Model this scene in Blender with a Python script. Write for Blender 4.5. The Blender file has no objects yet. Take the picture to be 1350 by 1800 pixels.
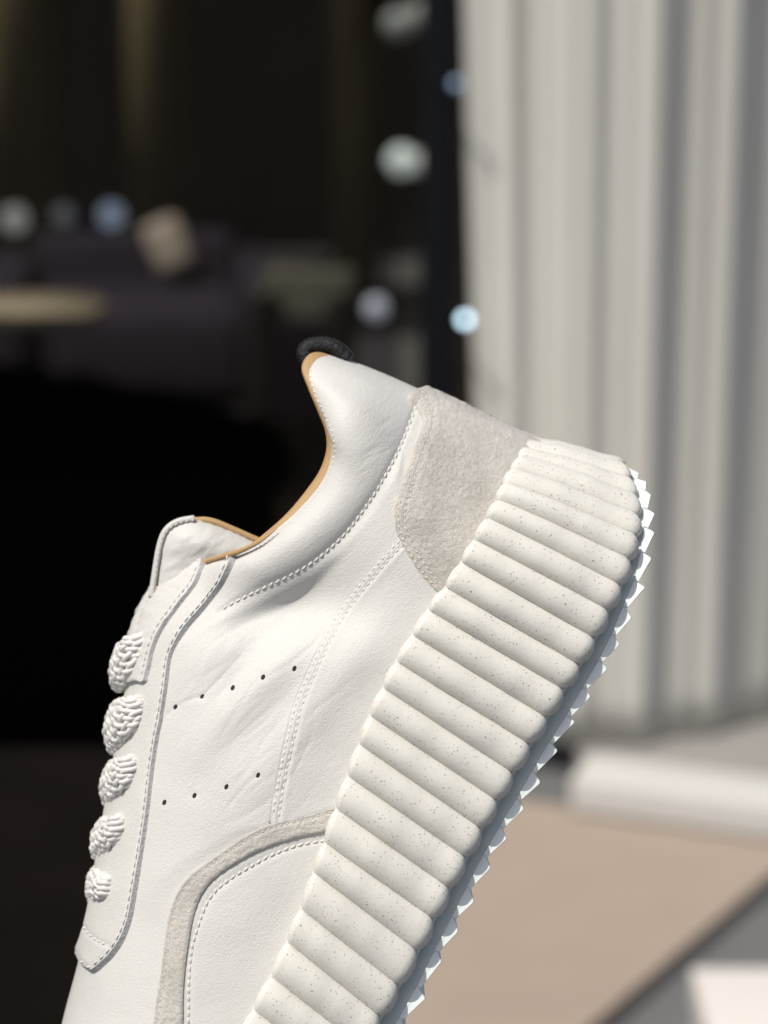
import bpy, bmesh, math, random
import numpy as np
from mathutils import Vector, Matrix, noise
from mathutils.bvhtree import BVHTree
from mathutils.geometry import delaunay_2d_cdt

random.seed(7)
rng = np.random.RandomState(7)
SC = bpy.context.scene
COL = SC.collection
R = math.radians

# ------------------------------------------------------------------ camera
PITCH, CAM_H, DIST, FPX = 15.0, 1.40, 0.60, 4000.0
S = DIST / FPX                                   # metres per unit of the shoe's drawing, 0.15 mm
cam_data = bpy.data.cameras.new('camera')
cam = bpy.data.objects.new('camera', cam_data)
COL.objects.link(cam)
cam.location = (0, 0, CAM_H)
cam.rotation_euler = (R(90 - PITCH), 0, 0)
cam_data.sensor_fit = 'VERTICAL'
cam_data.sensor_height = 24.0
cam_data.lens = 24.0 * FPX / 1800.0
cam_data.clip_start = 0.02
cam_data.clip_end = 500
cam_data.dof.use_dof = True
cam_data.dof.focus_distance = 0.600
cam_data.dof.aperture_fstop = cam_data.lens / 8.2
cam_data.dof.aperture_blades = 0
SC.camera = cam

# ------------------------------------------------------------------ sky, sun, exposure
SUN_DIR = Vector((-0.36, -0.36, 0.86)).normalized()   # towards the sun
sun_el = math.asin(SUN_DIR.z)
sun_az = math.atan2(SUN_DIR.x, SUN_DIR.y)
world = bpy.data.worlds.new('World')
SC.world = world
world.use_nodes = True
wn = world.node_tree.nodes
wl = world.node_tree.links
bg = wn['Background']
sky = wn.new('ShaderNodeTexSky')
sky.sky_type = 'NISHITA'
sky.sun_disc = False
sky.sun_elevation = sun_el
sky.sun_rotation = sun_az
wl.new(sky.outputs[0], bg.inputs[0])
sky.air_density = 0.8
sky.dust_density = 4.0
sky.ozone_density = 0.6
bg.inputs[1].default_value = 0.098
sun_d = bpy.data.lights.new('sun', 'SUN')
sun_d.energy = 3.5
sun_d.angle = R(0.5)
sun_d.color = (1.0, 0.955, 0.87)
sun = bpy.data.objects.new('sun', sun_d)
COL.objects.link(sun)
sun.rotation_euler = (-SUN_DIR).to_track_quat('-Z', 'Y').to_euler()
sun.location = (-3, -5, 7)
SC.view_settings.view_transform = 'Standard'
SC.view_settings.look = 'None'
SC.view_settings.exposure = 0.1
SC.view_settings.gamma = 1.0
SC.cycles.use_denoising = True
SC.cycles.max_bounces = 10
SC.cycles.transparent_max_bounces = 16

# ------------------------------------------------------------------ materials
def new_mat(name):
    m = bpy.data.materials.new(name)
    m.use_nodes = True
    return m, m.node_tree.nodes, m.node_tree.links, m.node_tree.nodes['Principled BSDF']

def N(nt, kind, **kw):
    n = nt.new(kind)
    for k, v in kw.items():
        if k in n.inputs:
            n.inputs[k].default_value = v
        else:
            setattr(n, k, v)
    return n

def coords(nt, ln, scale=(1, 1, 1), rot=(0, 0, 0)):
    tc = nt.new('ShaderNodeTexCoord')
    mp = nt.new('ShaderNodeMapping')
    mp.inputs['Scale'].default_value = scale
    mp.inputs['Rotation'].default_value = rot
    ln.new(tc.outputs['Object'], mp.inputs['Vector'])
    return mp.outputs['Vector']

def bump(nt, ln, height, strength, dist, prev=None):
    b = nt.new('ShaderNodeBump')
    b.inputs['Strength'].default_value = strength
    b.inputs['Distance'].default_value = dist
    ln.new(height, b.inputs['Height'])
    if prev is not None:
        ln.new(prev, b.inputs['Normal'])
    return b.outputs['Normal']

def leather(name, col, rough=0.50, spec=0.26, pore=1.0, wrinkle=1.0):
    m, n, l, p = new_mat(name)
    v = coords(n, l)
    # faint tone variation of the hide
    big = N(n, 'ShaderNodeTexNoise', Scale=60.0, Detail=3.0)
    l.new(v, big.inputs['Vector'])
    mix = n.new('ShaderNodeMix'); mix.data_type = 'RGBA'
    mix.inputs[6].default_value = (*[c * 0.955 for c in col], 1)
    mix.inputs[7].default_value = (*[min(1, c * 1.025) for c in col], 1)
    l.new(big.outputs['Fac'], mix.inputs[0])
    l.new(mix.outputs[2], p.inputs['Base Color'])
    p.inputs['Specular IOR Level'].default_value = spec
    rr = n.new('ShaderNodeMapRange')
    rr.inputs['To Min'].default_value = rough - 0.08
    rr.inputs['To Max'].default_value = rough + 0.10
    nr = N(n, 'ShaderNodeTexNoise', Scale=500.0, Detail=4.0)
    l.new(v, nr.inputs['Vector'])
    l.new(nr.outputs['Fac'], rr.inputs['Value'])
    l.new(rr.outputs[0], p.inputs['Roughness'])
    # pores
    po = N(n, 'ShaderNodeTexVoronoi', Scale=2300.0)
    po.feature = 'SMOOTH_F1'
    po.inputs['Smoothness'].default_value = 0.6
    l.new(v, po.inputs['Vector'])
    b1 = bump(n, l, po.outputs['Distance'], 0.7 * pore, 0.00011)
    # grain lying along the stretch of the leather
    v1 = coords(n, l, rot=(0, R(46), 0))
    mp2 = n.new('ShaderNodeMapping'); mp2.inputs['Scale'].default_value = (1.0, 1.0, 2.6)
    l.new(v1, mp2.inputs['Vector']); v2 = mp2.outputs['Vector']
    g = N(n, 'ShaderNodeTexNoise', Scale=820.0, Detail=5.0, Roughness=0.65, Distortion=0.6)
    l.new(v2, g.inputs['Vector'])
    mk = N(n, 'ShaderNodeTexNoise', Scale=38.0, Detail=3.0)
    l.new(v, mk.inputs['Vector'])
    mr = n.new('ShaderNodeMapRange'); mr.inputs['From Min'].default_value = 0.38; mr.inputs['From Max'].default_value = 0.66
    mr.inputs['To Min'].default_value = 0.35; mr.inputs['To Max'].default_value = 1.5
    l.new(mk.outputs['Fac'], mr.inputs['Value'])
    gm = n.new('ShaderNodeMath'); gm.operation = 'MULTIPLY'
    l.new(g.outputs['Fac'], gm.inputs[0]); l.new(mr.outputs[0], gm.inputs[1])
    b2 = bump(n, l, gm.outputs[0], 0.5 * wrinkle, 0.0002, b1)
    w = N(n, 'ShaderNodeTexNoise', Scale=150.0, Detail=2.0, Distortion=1.2)
    l.new(v2, w.inputs['Vector'])
    b3 = bump(n, l, w.outputs['Fac'], 0.16 * wrinkle, 0.0006, b2)
    l.new(b3, p.inputs['Normal'])
    return m

def suede(name, col):
    m, n, l, p = new_mat(name)
    v = coords(n, l)
    a = N(n, 'ShaderNodeTexNoise', Scale=1050.0, Detail=6.0, Roughness=0.8, Distortion=0.15)
    l.new(v, a.inputs['Vector'])
    b = N(n, 'ShaderNodeTexNoise', Scale=110.0, Detail=2.0)
    l.new(v, b.inputs['Vector'])
    cr = n.new('ShaderNodeValToRGB')
    cr.color_ramp.elements[0].position = 0.3
    cr.color_ramp.elements[0].color = (*[c * 0.70 for c in col], 1)
    cr.color_ramp.elements[1].position = 0.7
    cr.color_ramp.elements[1].color = (*[min(1, c * 1.16) for c in col], 1)
    mx = n.new('ShaderNodeMath'); mx.operation = 'MULTIPLY_ADD'
    l.new(b.outputs['Fac'], mx.inputs[0]); mx.inputs[1].default_value = 0.45
    sc = n.new('ShaderNodeMath'); sc.operation = 'MULTIPLY'; sc.inputs[1].default_value = 0.55
    l.new(a.outputs['Fac'], sc.inputs[0]); l.new(sc.outputs[0], mx.inputs[2])
    l.new(mx.outputs[0], cr.inputs[0])
    l.new(cr.outputs[0], p.inputs['Base Color'])
    p.inputs['Roughness'].default_value = 0.9
    p.inputs['Specular IOR Level'].default_value = 0.15
    p.inputs['Sheen Weight'].default_value = 0.25
    p.inputs['Sheen Roughness'].default_value = 0.4
    b1 = bump(n, l, a.outputs['Fac'], 1.0, 0.0007)
    c = N(n, 'ShaderNodeTexNoise', Scale=1900.0, Detail=3.0)
    l.new(v, c.inputs['Vector'])
    b2 = bump(n, l, c.outputs['Fac'], 0.5, 0.0003, b1)
    l.new(b2, p.inputs['Normal'])
    return m

def foam(name, col):
    m, n, l, p = new_mat(name)
    v = coords(n, l)
    def flecks(scale, rad, keep):
        vo = N(n, 'ShaderNodeTexVoronoi', Scale=scale)
        jit = N(n, 'ShaderNodeTexNoise', Scale=scale * 2.0)
        l.new(v, jit.inputs['Vector'])
        ad = n.new('ShaderNodeVectorMath'); ad.operation = 'SCALE'
        ad.inputs['Scale'].default_value = 0.25 / scale
        l.new(jit.outputs['Color'], ad.inputs[0])
        a2 = n.new('ShaderNodeVectorMath'); a2.operation = 'ADD'
        l.new(v, a2.inputs[0]); l.new(ad.outputs[0], a2.inputs[1])
        l.new(a2.outputs[0], vo.inputs['Vector'])
        sep = n.new('ShaderNodeSeparateColor')
        l.new(vo.outputs['Color'], sep.inputs[0])
        # radius grows with one random channel, presence by another
        rm = n.new('ShaderNodeMath'); rm.operation = 'MULTIPLY_ADD'
        l.new(sep.outputs[1], rm.inputs[0]); rm.inputs[1].default_value = rad; rm.inputs[2].default_value = rad * 0.35
        lt = n.new('ShaderNodeMath'); lt.operation = 'LESS_THAN'
        l.new(vo.outputs['Distance'], lt.inputs[0]); l.new(rm.outputs[0], lt.inputs[1])
        kp = n.new('ShaderNodeMath'); kp.operation = 'LESS_THAN'
        l.new(sep.outputs[0], kp.inputs[0]); kp.inputs[1].default_value = keep
        mu = n.new('ShaderNodeMath'); mu.operation = 'MULTIPLY'
        l.new(lt.outputs[0], mu.inputs[0]); l.new(kp.outputs[0], mu.inputs[1])
        ramp = n.new('ShaderNodeValToRGB')
        ramp.color_ramp.interpolation = 'CONSTANT'
        ramp.color_ramp.elements[0].position = 0.0
        ramp.color_ramp.elements[0].color = (0.035, 0.033, 0.035, 1)
        e = ramp.color_ramp.elements[1]; e.position = 0.42; e.color = (0.16, 0.14, 0.13, 1)
        e = ramp.color_ramp.elements.new(0.68); e.color = (0.34, 0.05, 0.11, 1)
        e = ramp.color_ramp.elements.new(0.88); e.color = (0.42, 0.14, 0.28, 1)
        l.new(sep.outputs[2], ramp.inputs[0])
        return mu.outputs[0], ramp.outputs[0]
    big = N(n, 'ShaderNodeTexNoise', Scale=45.0, Detail=3.0)
    l.new(v, big.inputs['Vector'])
    base = n.new('ShaderNodeMix'); base.data_type = 'RGBA'
    base.inputs[6].default_value = (*[c * 0.96 for c in col], 1)
    base.inputs[7].default_value = (*[min(1, c * 1.03) for c in col], 1)
    l.new(big.outputs['Fac'], base.inputs[0])
    cur = base.outputs[2]
    for scale, rad, keep, op in ((1150.0, 0.19, 0.80, 0.55), (640.0, 0.105, 0.60, 0.85), (270.0, 0.048, 0.42, 1.0)):
        f, c = flecks(scale, rad, keep)
        mm = n.new('ShaderNodeMath'); mm.operation = 'MULTIPLY'; mm.inputs[1].default_value = op
        l.new(f, mm.inputs[0])
        mx = n.new('ShaderNodeMix'); mx.data_type = 'RGBA'
        l.new(mm.outputs[0], mx.inputs[0]); l.new(cur, mx.inputs[6]); l.new(c, mx.inputs[7])
        cur = mx.outputs[2]
    l.new(cur, p.inputs['Base Color'])
    p.inputs['Roughness'].default_value = 0.62
    p.inputs['Specular IOR Level'].default_value = 0.3
    p.inputs['Subsurface Weight'].default_value = 0.25
    p.inputs['Subsurface Radius'].default_value = (0.0012, 0.0010, 0.0007)
    p.inputs['Subsurface Scale'].default_value = 1.0
    a = N(n, 'ShaderNodeTexNoise', Scale=900.0, Detail=4.0, Roughness=0.6)
    l.new(v, a.inputs['Vector'])
    b1 = bump(n, l, a.outputs['Fac'], 0.5, 0.00022)
    a2 = N(n, 'ShaderNodeTexNoise', Scale=170.0, Detail=3.0)
    l.new(v, a2.inputs['Vector'])
    b2 = bump(n, l, a2.outputs['Fac'], 0.35, 0.0005, b1)
    l.new(b2, p.inputs['Normal'])
    return m

def plain(name, col, rough=0.6, spec=0.3, nscale=40.0, var=0.08, bscale=None, bstr=0.3, bdist=0.001):
    m, n, l, p = new_mat(name)
    v = coords(n, l)
    t = N(n, 'ShaderNodeTexNoise', Scale=nscale, Detail=4.0)
    l.new(v, t.inputs['Vector'])
    mix = n.new('ShaderNodeMix'); mix.data_type = 'RGBA'
    mix.inputs[6].default_value = (*[c * (1 - var) for c in col], 1)
    mix.inputs[7].default_value = (*[min(1, c * (1 + var)) for c in col], 1)
    l.new(t.outputs['Fac'], mix.inputs[0])
    l.new(mix.outputs[2], p.inputs['Base Color'])
    p.inputs['Roughness'].default_value = rough
    p.inputs['Specular IOR Level'].default_value = spec
    if bscale:
        t2 = N(n, 'ShaderNodeTexNoise', Scale=bscale, Detail=4.0)
        l.new(v, t2.inputs['Vector'])
        l.new(bump(n, l, t2.outputs['Fac'], bstr, bdist), p.inputs['Normal'])
    return m

def emit(name, col, strength):
    m, n, l, p = new_mat(name)
    p.inputs['Base Color'].default_value = (*col, 1)
    p.inputs['Emission Color'].default_value = (*col, 1)
    p.inputs['Emission Strength'].default_value = strength
    return m

M_LEATHER = leather('white_leather', (0.56, 0.557, 0.535))
M_LEATHER2 = leather('white_leather_trim', (0.555, 0.55, 0.525), pore=1.2)
M_SUEDE = suede('grey_suede', (0.625, 0.598, 0.55))
M_FOAM = foam('speckled_foam', (0.63, 0.62, 0.575))
M_RUBBER = plain('pale_rubber', (0.76, 0.82, 0.80), 0.5, 0.4, 90, 0.04, 700, 0.25, 0.0002)
_p = M_RUBBER.node_tree.nodes['Principled BSDF']
_p.inputs['Subsurface Weight'].default_value = 0.0
_p.inputs['Subsurface Radius'].default_value = (0.009, 0.011, 0.011)
_p.inputs['Subsurface Scale'].default_value = 1.0
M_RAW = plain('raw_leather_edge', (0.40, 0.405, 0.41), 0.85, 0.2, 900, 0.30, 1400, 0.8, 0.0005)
M_TAN = leather('tan_lining', (0.42, 0.275, 0.135), 0.5, 0.3)
M_THREAD = plain('white_thread', (0.61, 0.60, 0.58), 0.55, 0.3, 900, 0.08)
M_LACE = plain('white_lace', (0.66, 0.65, 0.63), 0.28, 0.6, 900, 0.06, 2600, 0.4, 0.0002)
M_HOLE_SHADE = plain('hole_shade', (0.03, 0.03, 0.035), 0.9, 0.1)
M_BLACK = plain('black_webbing', (0.008, 0.008, 0.008), 0.6, 0.35, 500, 0.5, 900, 0.9, 0.0008)

# ------------------------------------------------------------------ object helpers
def link(name, me, mats, parent=None, label=None, smooth=True, **props):
    if not isinstance(mats, (list, tuple)):
        mats = [mats]
    for m in mats:
        me.materials.append(m)
    if smooth:
        me.polygons.foreach_set('use_smooth', [True] * len(me.polygons))
    me.update()
    o = bpy.data.objects.new(name, me)
    COL.objects.link(o)
    o.parent = parent
    if label:
        o['label'] = label
    for k, v in props.items():
        o[k] = v
    return o

def mesh(name, verts, faces):
    me = bpy.data.meshes.new(name)
    me.from_pydata([tuple(v) for v in verts], [], faces)
    me.update()
    return me

# ------------------------------------------------------------------ the shoe's drawing space
# x, y: units of the side elevation (0.15 mm), d: distance from the sheet of focus (away from the viewer)
DM = 270.0                                       # the mid plane of the shoe
root = bpy.data.objects.new('sneaker', None)
COL.objects.link(root)
fwd = Vector((0, math.cos(R(PITCH)), -math.sin(R(PITCH))))
root.location = Vector((0, 0, CAM_H)) + fwd * DIST
root.rotation_euler = (R(-PITCH), 0, 0)
root['label'] = 'white leather sneaker with grey suede heel and chunky ribbed speckled sole, tilted toe down'
root['category'] = 'sneaker'

def loc(P):
    """drawing coordinates -> the shoe's own coordinates; both halves of the shoe are alike about its mid plane"""
    P = np.atleast_2d(np.asarray(P, float))
    dd = np.minimum(P[:, 2], 2 * DM - P[:, 2])
    f = 1 + dd / FPX
    return np.stack([(P[:, 0] - 675) * f * S, P[:, 2] * S, (900 - P[:, 1]) * f * S], 1)

def smesh(name, verts, faces):
    return mesh(name, loc(verts), faces)

def catmull(pts, n):
    """n samples, even in index, through pts"""
    p = np.asarray(pts, float)
    t = np.linspace(0, len(p) - 1, n)
    i = np.clip(t.astype(int), 0, len(p) - 2)
    u = (t - i)[:, None]
    p0 = p[np.maximum(i - 1, 0)]; p1 = p[i]; p2 = p[i + 1]; p3 = p[np.minimum(i + 2, len(p) - 1)]
    return 0.5 * ((2 * p1) + (p2 - p0) * u + (2 * p0 - 5 * p1 + 4 * p2 - p3) * u * u + (3 * p1 - p0 - 3 * p2 + p3) * u ** 3)

def even(pts, step):
    """smooth curve through pts resampled at an even step"""
    c = catmull(pts, max(60, len(pts) * 24))
    s = np.concatenate([[0], np.cumsum(np.linalg.norm(np.diff(c, axis=0), axis=1))])
    n = max(2, int(round(s[-1] / step)) + 1)
    t = np.linspace(0, s[-1], n)
    return np.stack([np.interp(t, s, c[:, k]) for k in range(c.shape[1])], 1)

def seg_dist(P, line):
    """distance of points to a polyline"""
    best = np.full(len(P), 1e9)
    for a, b in zip(line[:-1], line[1:]):
        ab = b - a
        t = np.clip(((P - a) @ ab) / (ab @ ab + 1e-9), 0, 1)
        best = np.minimum(best, np.linalg.norm(P - a - t[:, None] * ab, axis=1))
    return best

def inside(P, poly):
    x, y = P[:, 0], P[:, 1]
    r = np.zeros(len(P), bool)
    q = np.roll(poly, -1, 0)
    for (x1, y1), (x2, y2) in zip(poly, q):
        if y1 != y2:
            c = ((y1 > y) != (y2 > y)) & (x < (x2 - x1) * (y - y1) / (y2 - y1) + x1)
            r ^= c
    return r

# ------------------------------------------------------------------ the upper: one lofted body
BT = np.array([
 (950,785,588,623),(935,850,556,630),(905,915,541,656),(875,970,552,693),(848,1015,568,728),(818,1060,583,765),
 (793,1105,583,805),(768,1145,566,848),(738,1195,530,892),(708,1250,487,932),(683,1305,442,964),(663,1360,397,980),
 (641,1415,357,993),(623,1465,314,1014),(605,1520,276,1045),(588,1570,252,1090),(568,1620,239,1140),(548,1670,229,1195),
 (523,1725,218,1260),(498,1775,206,1330),(473,1830,193,1400),(443,1890,179,1480),(413,1950,165,1560),(388,2000,148,1640),
 (358,2060,130,1720),(328,2120,108,1800),(293,2190,84,1890),(263,2250,58,1980),(238,2300,42,2070),(205,2370,42,2160),
 (178,2425,62,2250),(150,2480,92,2360),(128,2525,122,2505)], float)
NA, NV = 660, 240
aa = np.linspace(0, 32, NA)
BTc = catmull(BT, NA)
HWT = np.interp(aa, [0,5,6,8,12,16,20,24,27,29,30,31,32], [215,215,220,228,242,262,280,295,292,262,222,150,14])
def soften(x, k=21, times=3):
    for _ in range(times):
        x = np.convolve(np.pad(x, k // 2, mode='edge'), np.ones(k) / k, 'valid')
    return x
HWT = soften(HWT)
heel_round = np.sqrt(np.clip(1 - (1 - np.minimum(1, aa / 5.2)) ** 2, 0, 1))
HW0 = HWT * heel_round
vv = np.linspace(0, 1, NV) ** 0.9
wr = np.clip((aa - 8.5) / 5.5, 0, 1); wr = wr * wr * (3 - 2 * wr)       # 0 round the collar, 1 over the instep
A, V = np.meshgrid(np.arange(NA), vv, indexing='ij')
ktop = np.interp(aa, [0, 4, 9, 12], [0.78, 0.76, 0.70, 0.6]); ktop = soften(ktop)
prof_open = 1 + 0.05 * np.sin(np.pi * V) - (1 - ktop)[:, None] * V ** 1.9
prof_ridge = np.sqrt(np.clip(1 - V ** 2.3, 0, 1)) * (1 - 0.0 * V)
prof = prof_open * (1 - wr)[:, None] + prof_ridge * wr[:, None]
HW = HW0[:, None] * prof
X = BTc[:, 0:1] * (1 - V) + BTc[:, 2:3] * V
Y = BTc[:, 1:2] * (1 - V) + BTc[:, 3:4] * V
# the back of the heel is gently convex
back = (np.exp(-(aa / 3.0) ** 2))[:, None] * np.sin(np.pi * np.clip(V, 0, 1))
X += 3.0 * back; Y -= 4.0 * back
COLLAR = BTc[:, 2:4]
C_STITCH = even([(731,712),(722,738),(701,790),(672,845),(640,895),(602,943),(555,984),(510,1011),(460,1035),(410,1060),(383,1076)], 6)
P2 = np.stack([X.ravel(), Y.ravel()], 1)
i_end = int(np.argmin(abs(aa - 12.3)))
edge = COLLAR[:i_end:4]
dT = seg_dist(P2, edge)
dC = seg_dist(P2, C_STITCH[::3])
poly_pad = np.concatenate([edge, C_STITCH[::-1][::3], [(760, 690)], [(600, 600)]])
DCg = dC.reshape(NA, NV)
jc = np.argmin(DCg, 1); mn = DCg[np.arange(NA), jc]
good = (mn < 4) & (aa > 0.3) & (aa < 12.0)
Vc = np.interp(aa, aa[good], vv[jc][good])
for _ in range(3):
    Vc = np.convolve(np.pad(Vc, 12, mode='edge'), np.ones(25) / 25, 'valid')
tt = np.clip((1 - V) / np.maximum(0.02, 1 - Vc)[:, None], 0, 1).ravel()
in_pad = (V > Vc[:, None]).ravel()
pad_fade = (1 - np.clip((aa - 10.3) / 2.2, 0, 1))[:, None] * np.ones_like(V)
disp = np.where(in_pad, 30 * np.clip(np.sin(np.pi * tt), 0, 1) ** 0.75, 0) * pad_fade.ravel()
fade_a = np.clip((A.ravel() / NA * 32) / 2.5, 0, 1)
disp *= fade_a
# the leather sinks under the padded collar, deepest at the ankle
sink = np.exp(-((P2[:, 0] - 525) / 140) ** 2 - ((P2[:, 1] - 1055) / 74) ** 2)
sg_ = np.clip((Vc[:, None] - V).ravel() * 480 / 34, 0, 1)
disp -= 43 * sink * sg_ * sg_ * (3 - 2 * sg_)
dg = disp.reshape(NA, NV)
for _ in range(4):
    p_ = np.pad(dg, ((3, 3), (0, 0)), mode='edge'); dg = sum(p_[k:k + NA] for k in range(7)) / 7
    p_ = np.pad(dg, ((0, 0), (2, 2)), mode='edge'); dg = sum(p_[:, k:k + NV] for k in range(5)) / 5
disp = dg.ravel() - 2.5 * np.exp(-(dC / 4.5) ** 2) * (P2[:, 0] < 735)
# soft folds and fine creases of worn-in leather
cr = np.zeros(len(P2))
for k in range(70):
    cx, cy = rng.normal(420, 75), rng.normal(1165, 80)
    if k % 3 == 0:
        cx, cy = rng.normal(470, 60), rng.normal(1330, 70)
    ang = R(-46 + rng.normal(0, 9)); L = rng.uniform(28, 85)
    dx, dy = P2[:, 0] - cx, P2[:, 1] - cy
    u = dx * math.cos(ang) + dy * math.sin(ang)
    w = -dx * math.sin(ang) + dy * math.cos(ang) + 0.002 * u * u * rng.normal(0, 1)
    wd = rng.uniform(2.6, 6.0)
    cr += rng.uniform(-0.9, 0.4) * np.exp(-(u / L) ** 2 - (w / wd) ** 2)
for cx, cy, L, am in ((418, 1172, 105, -8), (372, 1150, 80, 5), (462, 1195, 95, 5), (470, 1200, 190, 7), (420, 1280, 160, -5), (520, 1290, 160, 5), (600, 1180, 150, 4), (640, 830, 90, -5), (600, 760, 80, 4)):
    ang = R(-50)
    dx, dy = P2[:, 0] - cx, P2[:, 1] - cy
    u = dx * math.cos(ang) + dy * math.sin(ang); w = -dx * math.sin(ang) + dy * math.cos(ang)
    cr += am * np.exp(-(u / L) ** 2 - (w / 34) ** 2)
for k in range(46):
    cx, cy = rng.normal(655, 26), rng.normal(775, 32)
    ang = R(-36 + rng.normal(0, 6)); L = rng.uniform(10, 26)
    dx, dy = P2[:, 0] - cx, P2[:, 1] - cy
    u = dx * math.cos(ang) + dy * math.sin(ang); w = -dx * math.sin(ang) + dy * math.cos(ang) + 0.004 * u * u * rng.normal(0, 1)
    cr += rng.uniform(-0.7, 0.3) * np.exp(-(u / L) ** 2 - (w / 2.6) ** 2)
for pts_, am in (([(296, 1256), (309, 1243), (330, 1231), (356, 1224)], -2.2), ([(352, 1228), (372, 1206), (396, 1180), (420, 1152)], -1.8), ([(300, 1250), (286, 1268)], -1.5),
                 ([(454, 1363), (430, 1384), (404, 1416)], -1.5), ([(640, 1500), (585, 1520), (545, 1545)], -2)):
    cr += 0.7 * am * np.exp(-(seg_dist(P2, catmull(np.array(pts_, float), 20)) / 3.0) ** 2)
disp += cr
disp += np.array([2.2 * noise.noise((x * 0.012, y * 0.012, 3.1)) for x, y in P2]) * fade_a
D0 = DM - HW.ravel()
G = np.stack([P2[:, 0], P2[:, 1], D0], 1).reshape(NA, NV, 3)
gu = np.gradient(G, axis=0); gv = np.gradient(G, axis=1)
NRM = np.cross(gu, gv)
NRM /= np.linalg.norm(NRM, axis=2, keepdims=True) + 1e-9
if NRM[NA // 2, NV // 3, 2] > 0:
    NRM = -NRM
G = G + NRM * disp.reshape(NA, NV, 1)
G[..., 2] = np.minimum(G[..., 2], DM)
gu = np.gradient(G, axis=0); gv = np.gradient(G, axis=1)
NRM = np.cross(gu, gv)
NRM /= np.linalg.norm(NRM, axis=2, keepdims=True) + 1e-9
if NRM[NA // 2, NV // 3, 2] > 0:
    NRM = -NRM
gi = np.arange(NA * NV).reshape(NA, NV)
q = np.stack([gi[:-1, :-1], gi[1:, :-1], gi[1:, 1:], gi[:-1, 1:]], -1).reshape(-1, 4)
GV = G.reshape(-1, 3); GN = NRM.reshape(-1, 3)
bvh = BVHTree.FromPolygons([tuple(v) for v in GV], [tuple(map(int, f)) for f in q])
from mathutils.kdtree import KDTree
sub = np.arange(0, NA * NV, 3)
kd = KDTree(len(sub))
for k in sub:
    kd.insert((GV[k, 0], GV[k, 1], 0), int(k))
kd.balance()

def surf(pts):
    """points and outward normals of the upper where the side elevation has pts"""
    o = np.zeros((len(pts), 3)); nn = np.zeros((len(pts), 3))
    for k, (x, y) in enumerate(pts):
        h = bvh.ray_cast((x, y, -800), (0, 0, 1))
        if h[0] is None:
            c, idx, dist = kd.find((x, y, 0))
            o[k] = GV[idx] + np.array([x - GV[idx, 0], y - GV[idx, 1], 0]) * 0.3
            nn[k] = GN[idx]
        else:
            f = q[h[2]]
            o[k] = h[0]
            w = 1.0 / (np.linalg.norm(GV[f] - o[k], axis=1) + 0.3)
            v = (GN[f] * w[:, None]).sum(0)
            nn[k] = v / (np.linalg.norm(v) + 1e-9)
    return o, nn

# the far half is the mirror image, coarser
st_a, st_v = 6, 6
ia = np.unique(np.concatenate([np.arange(0, NA, st_a), [NA - 1]])); iv = np.unique(np.concatenate([np.arange(0, NV, st_v), [NV - 1]]))
far = G[np.ix_(ia, iv)].copy(); far[..., 2] = 2 * DM - far[..., 2]
fi = np.arange(far.shape[0] * far.shape[1]).reshape(far.shape[:2]) + NA * NV
fq = np.stack([fi[:-1, :-1], fi[:-1, 1:], fi[1:, 1:], fi[1:, :-1]], -1).reshape(-1, 4)
upper = link('upper', smesh('upper', np.concatenate([GV, far.reshape(-1, 3)]), np.concatenate([q, fq]).tolist()), M_LEATHER, root)

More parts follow.
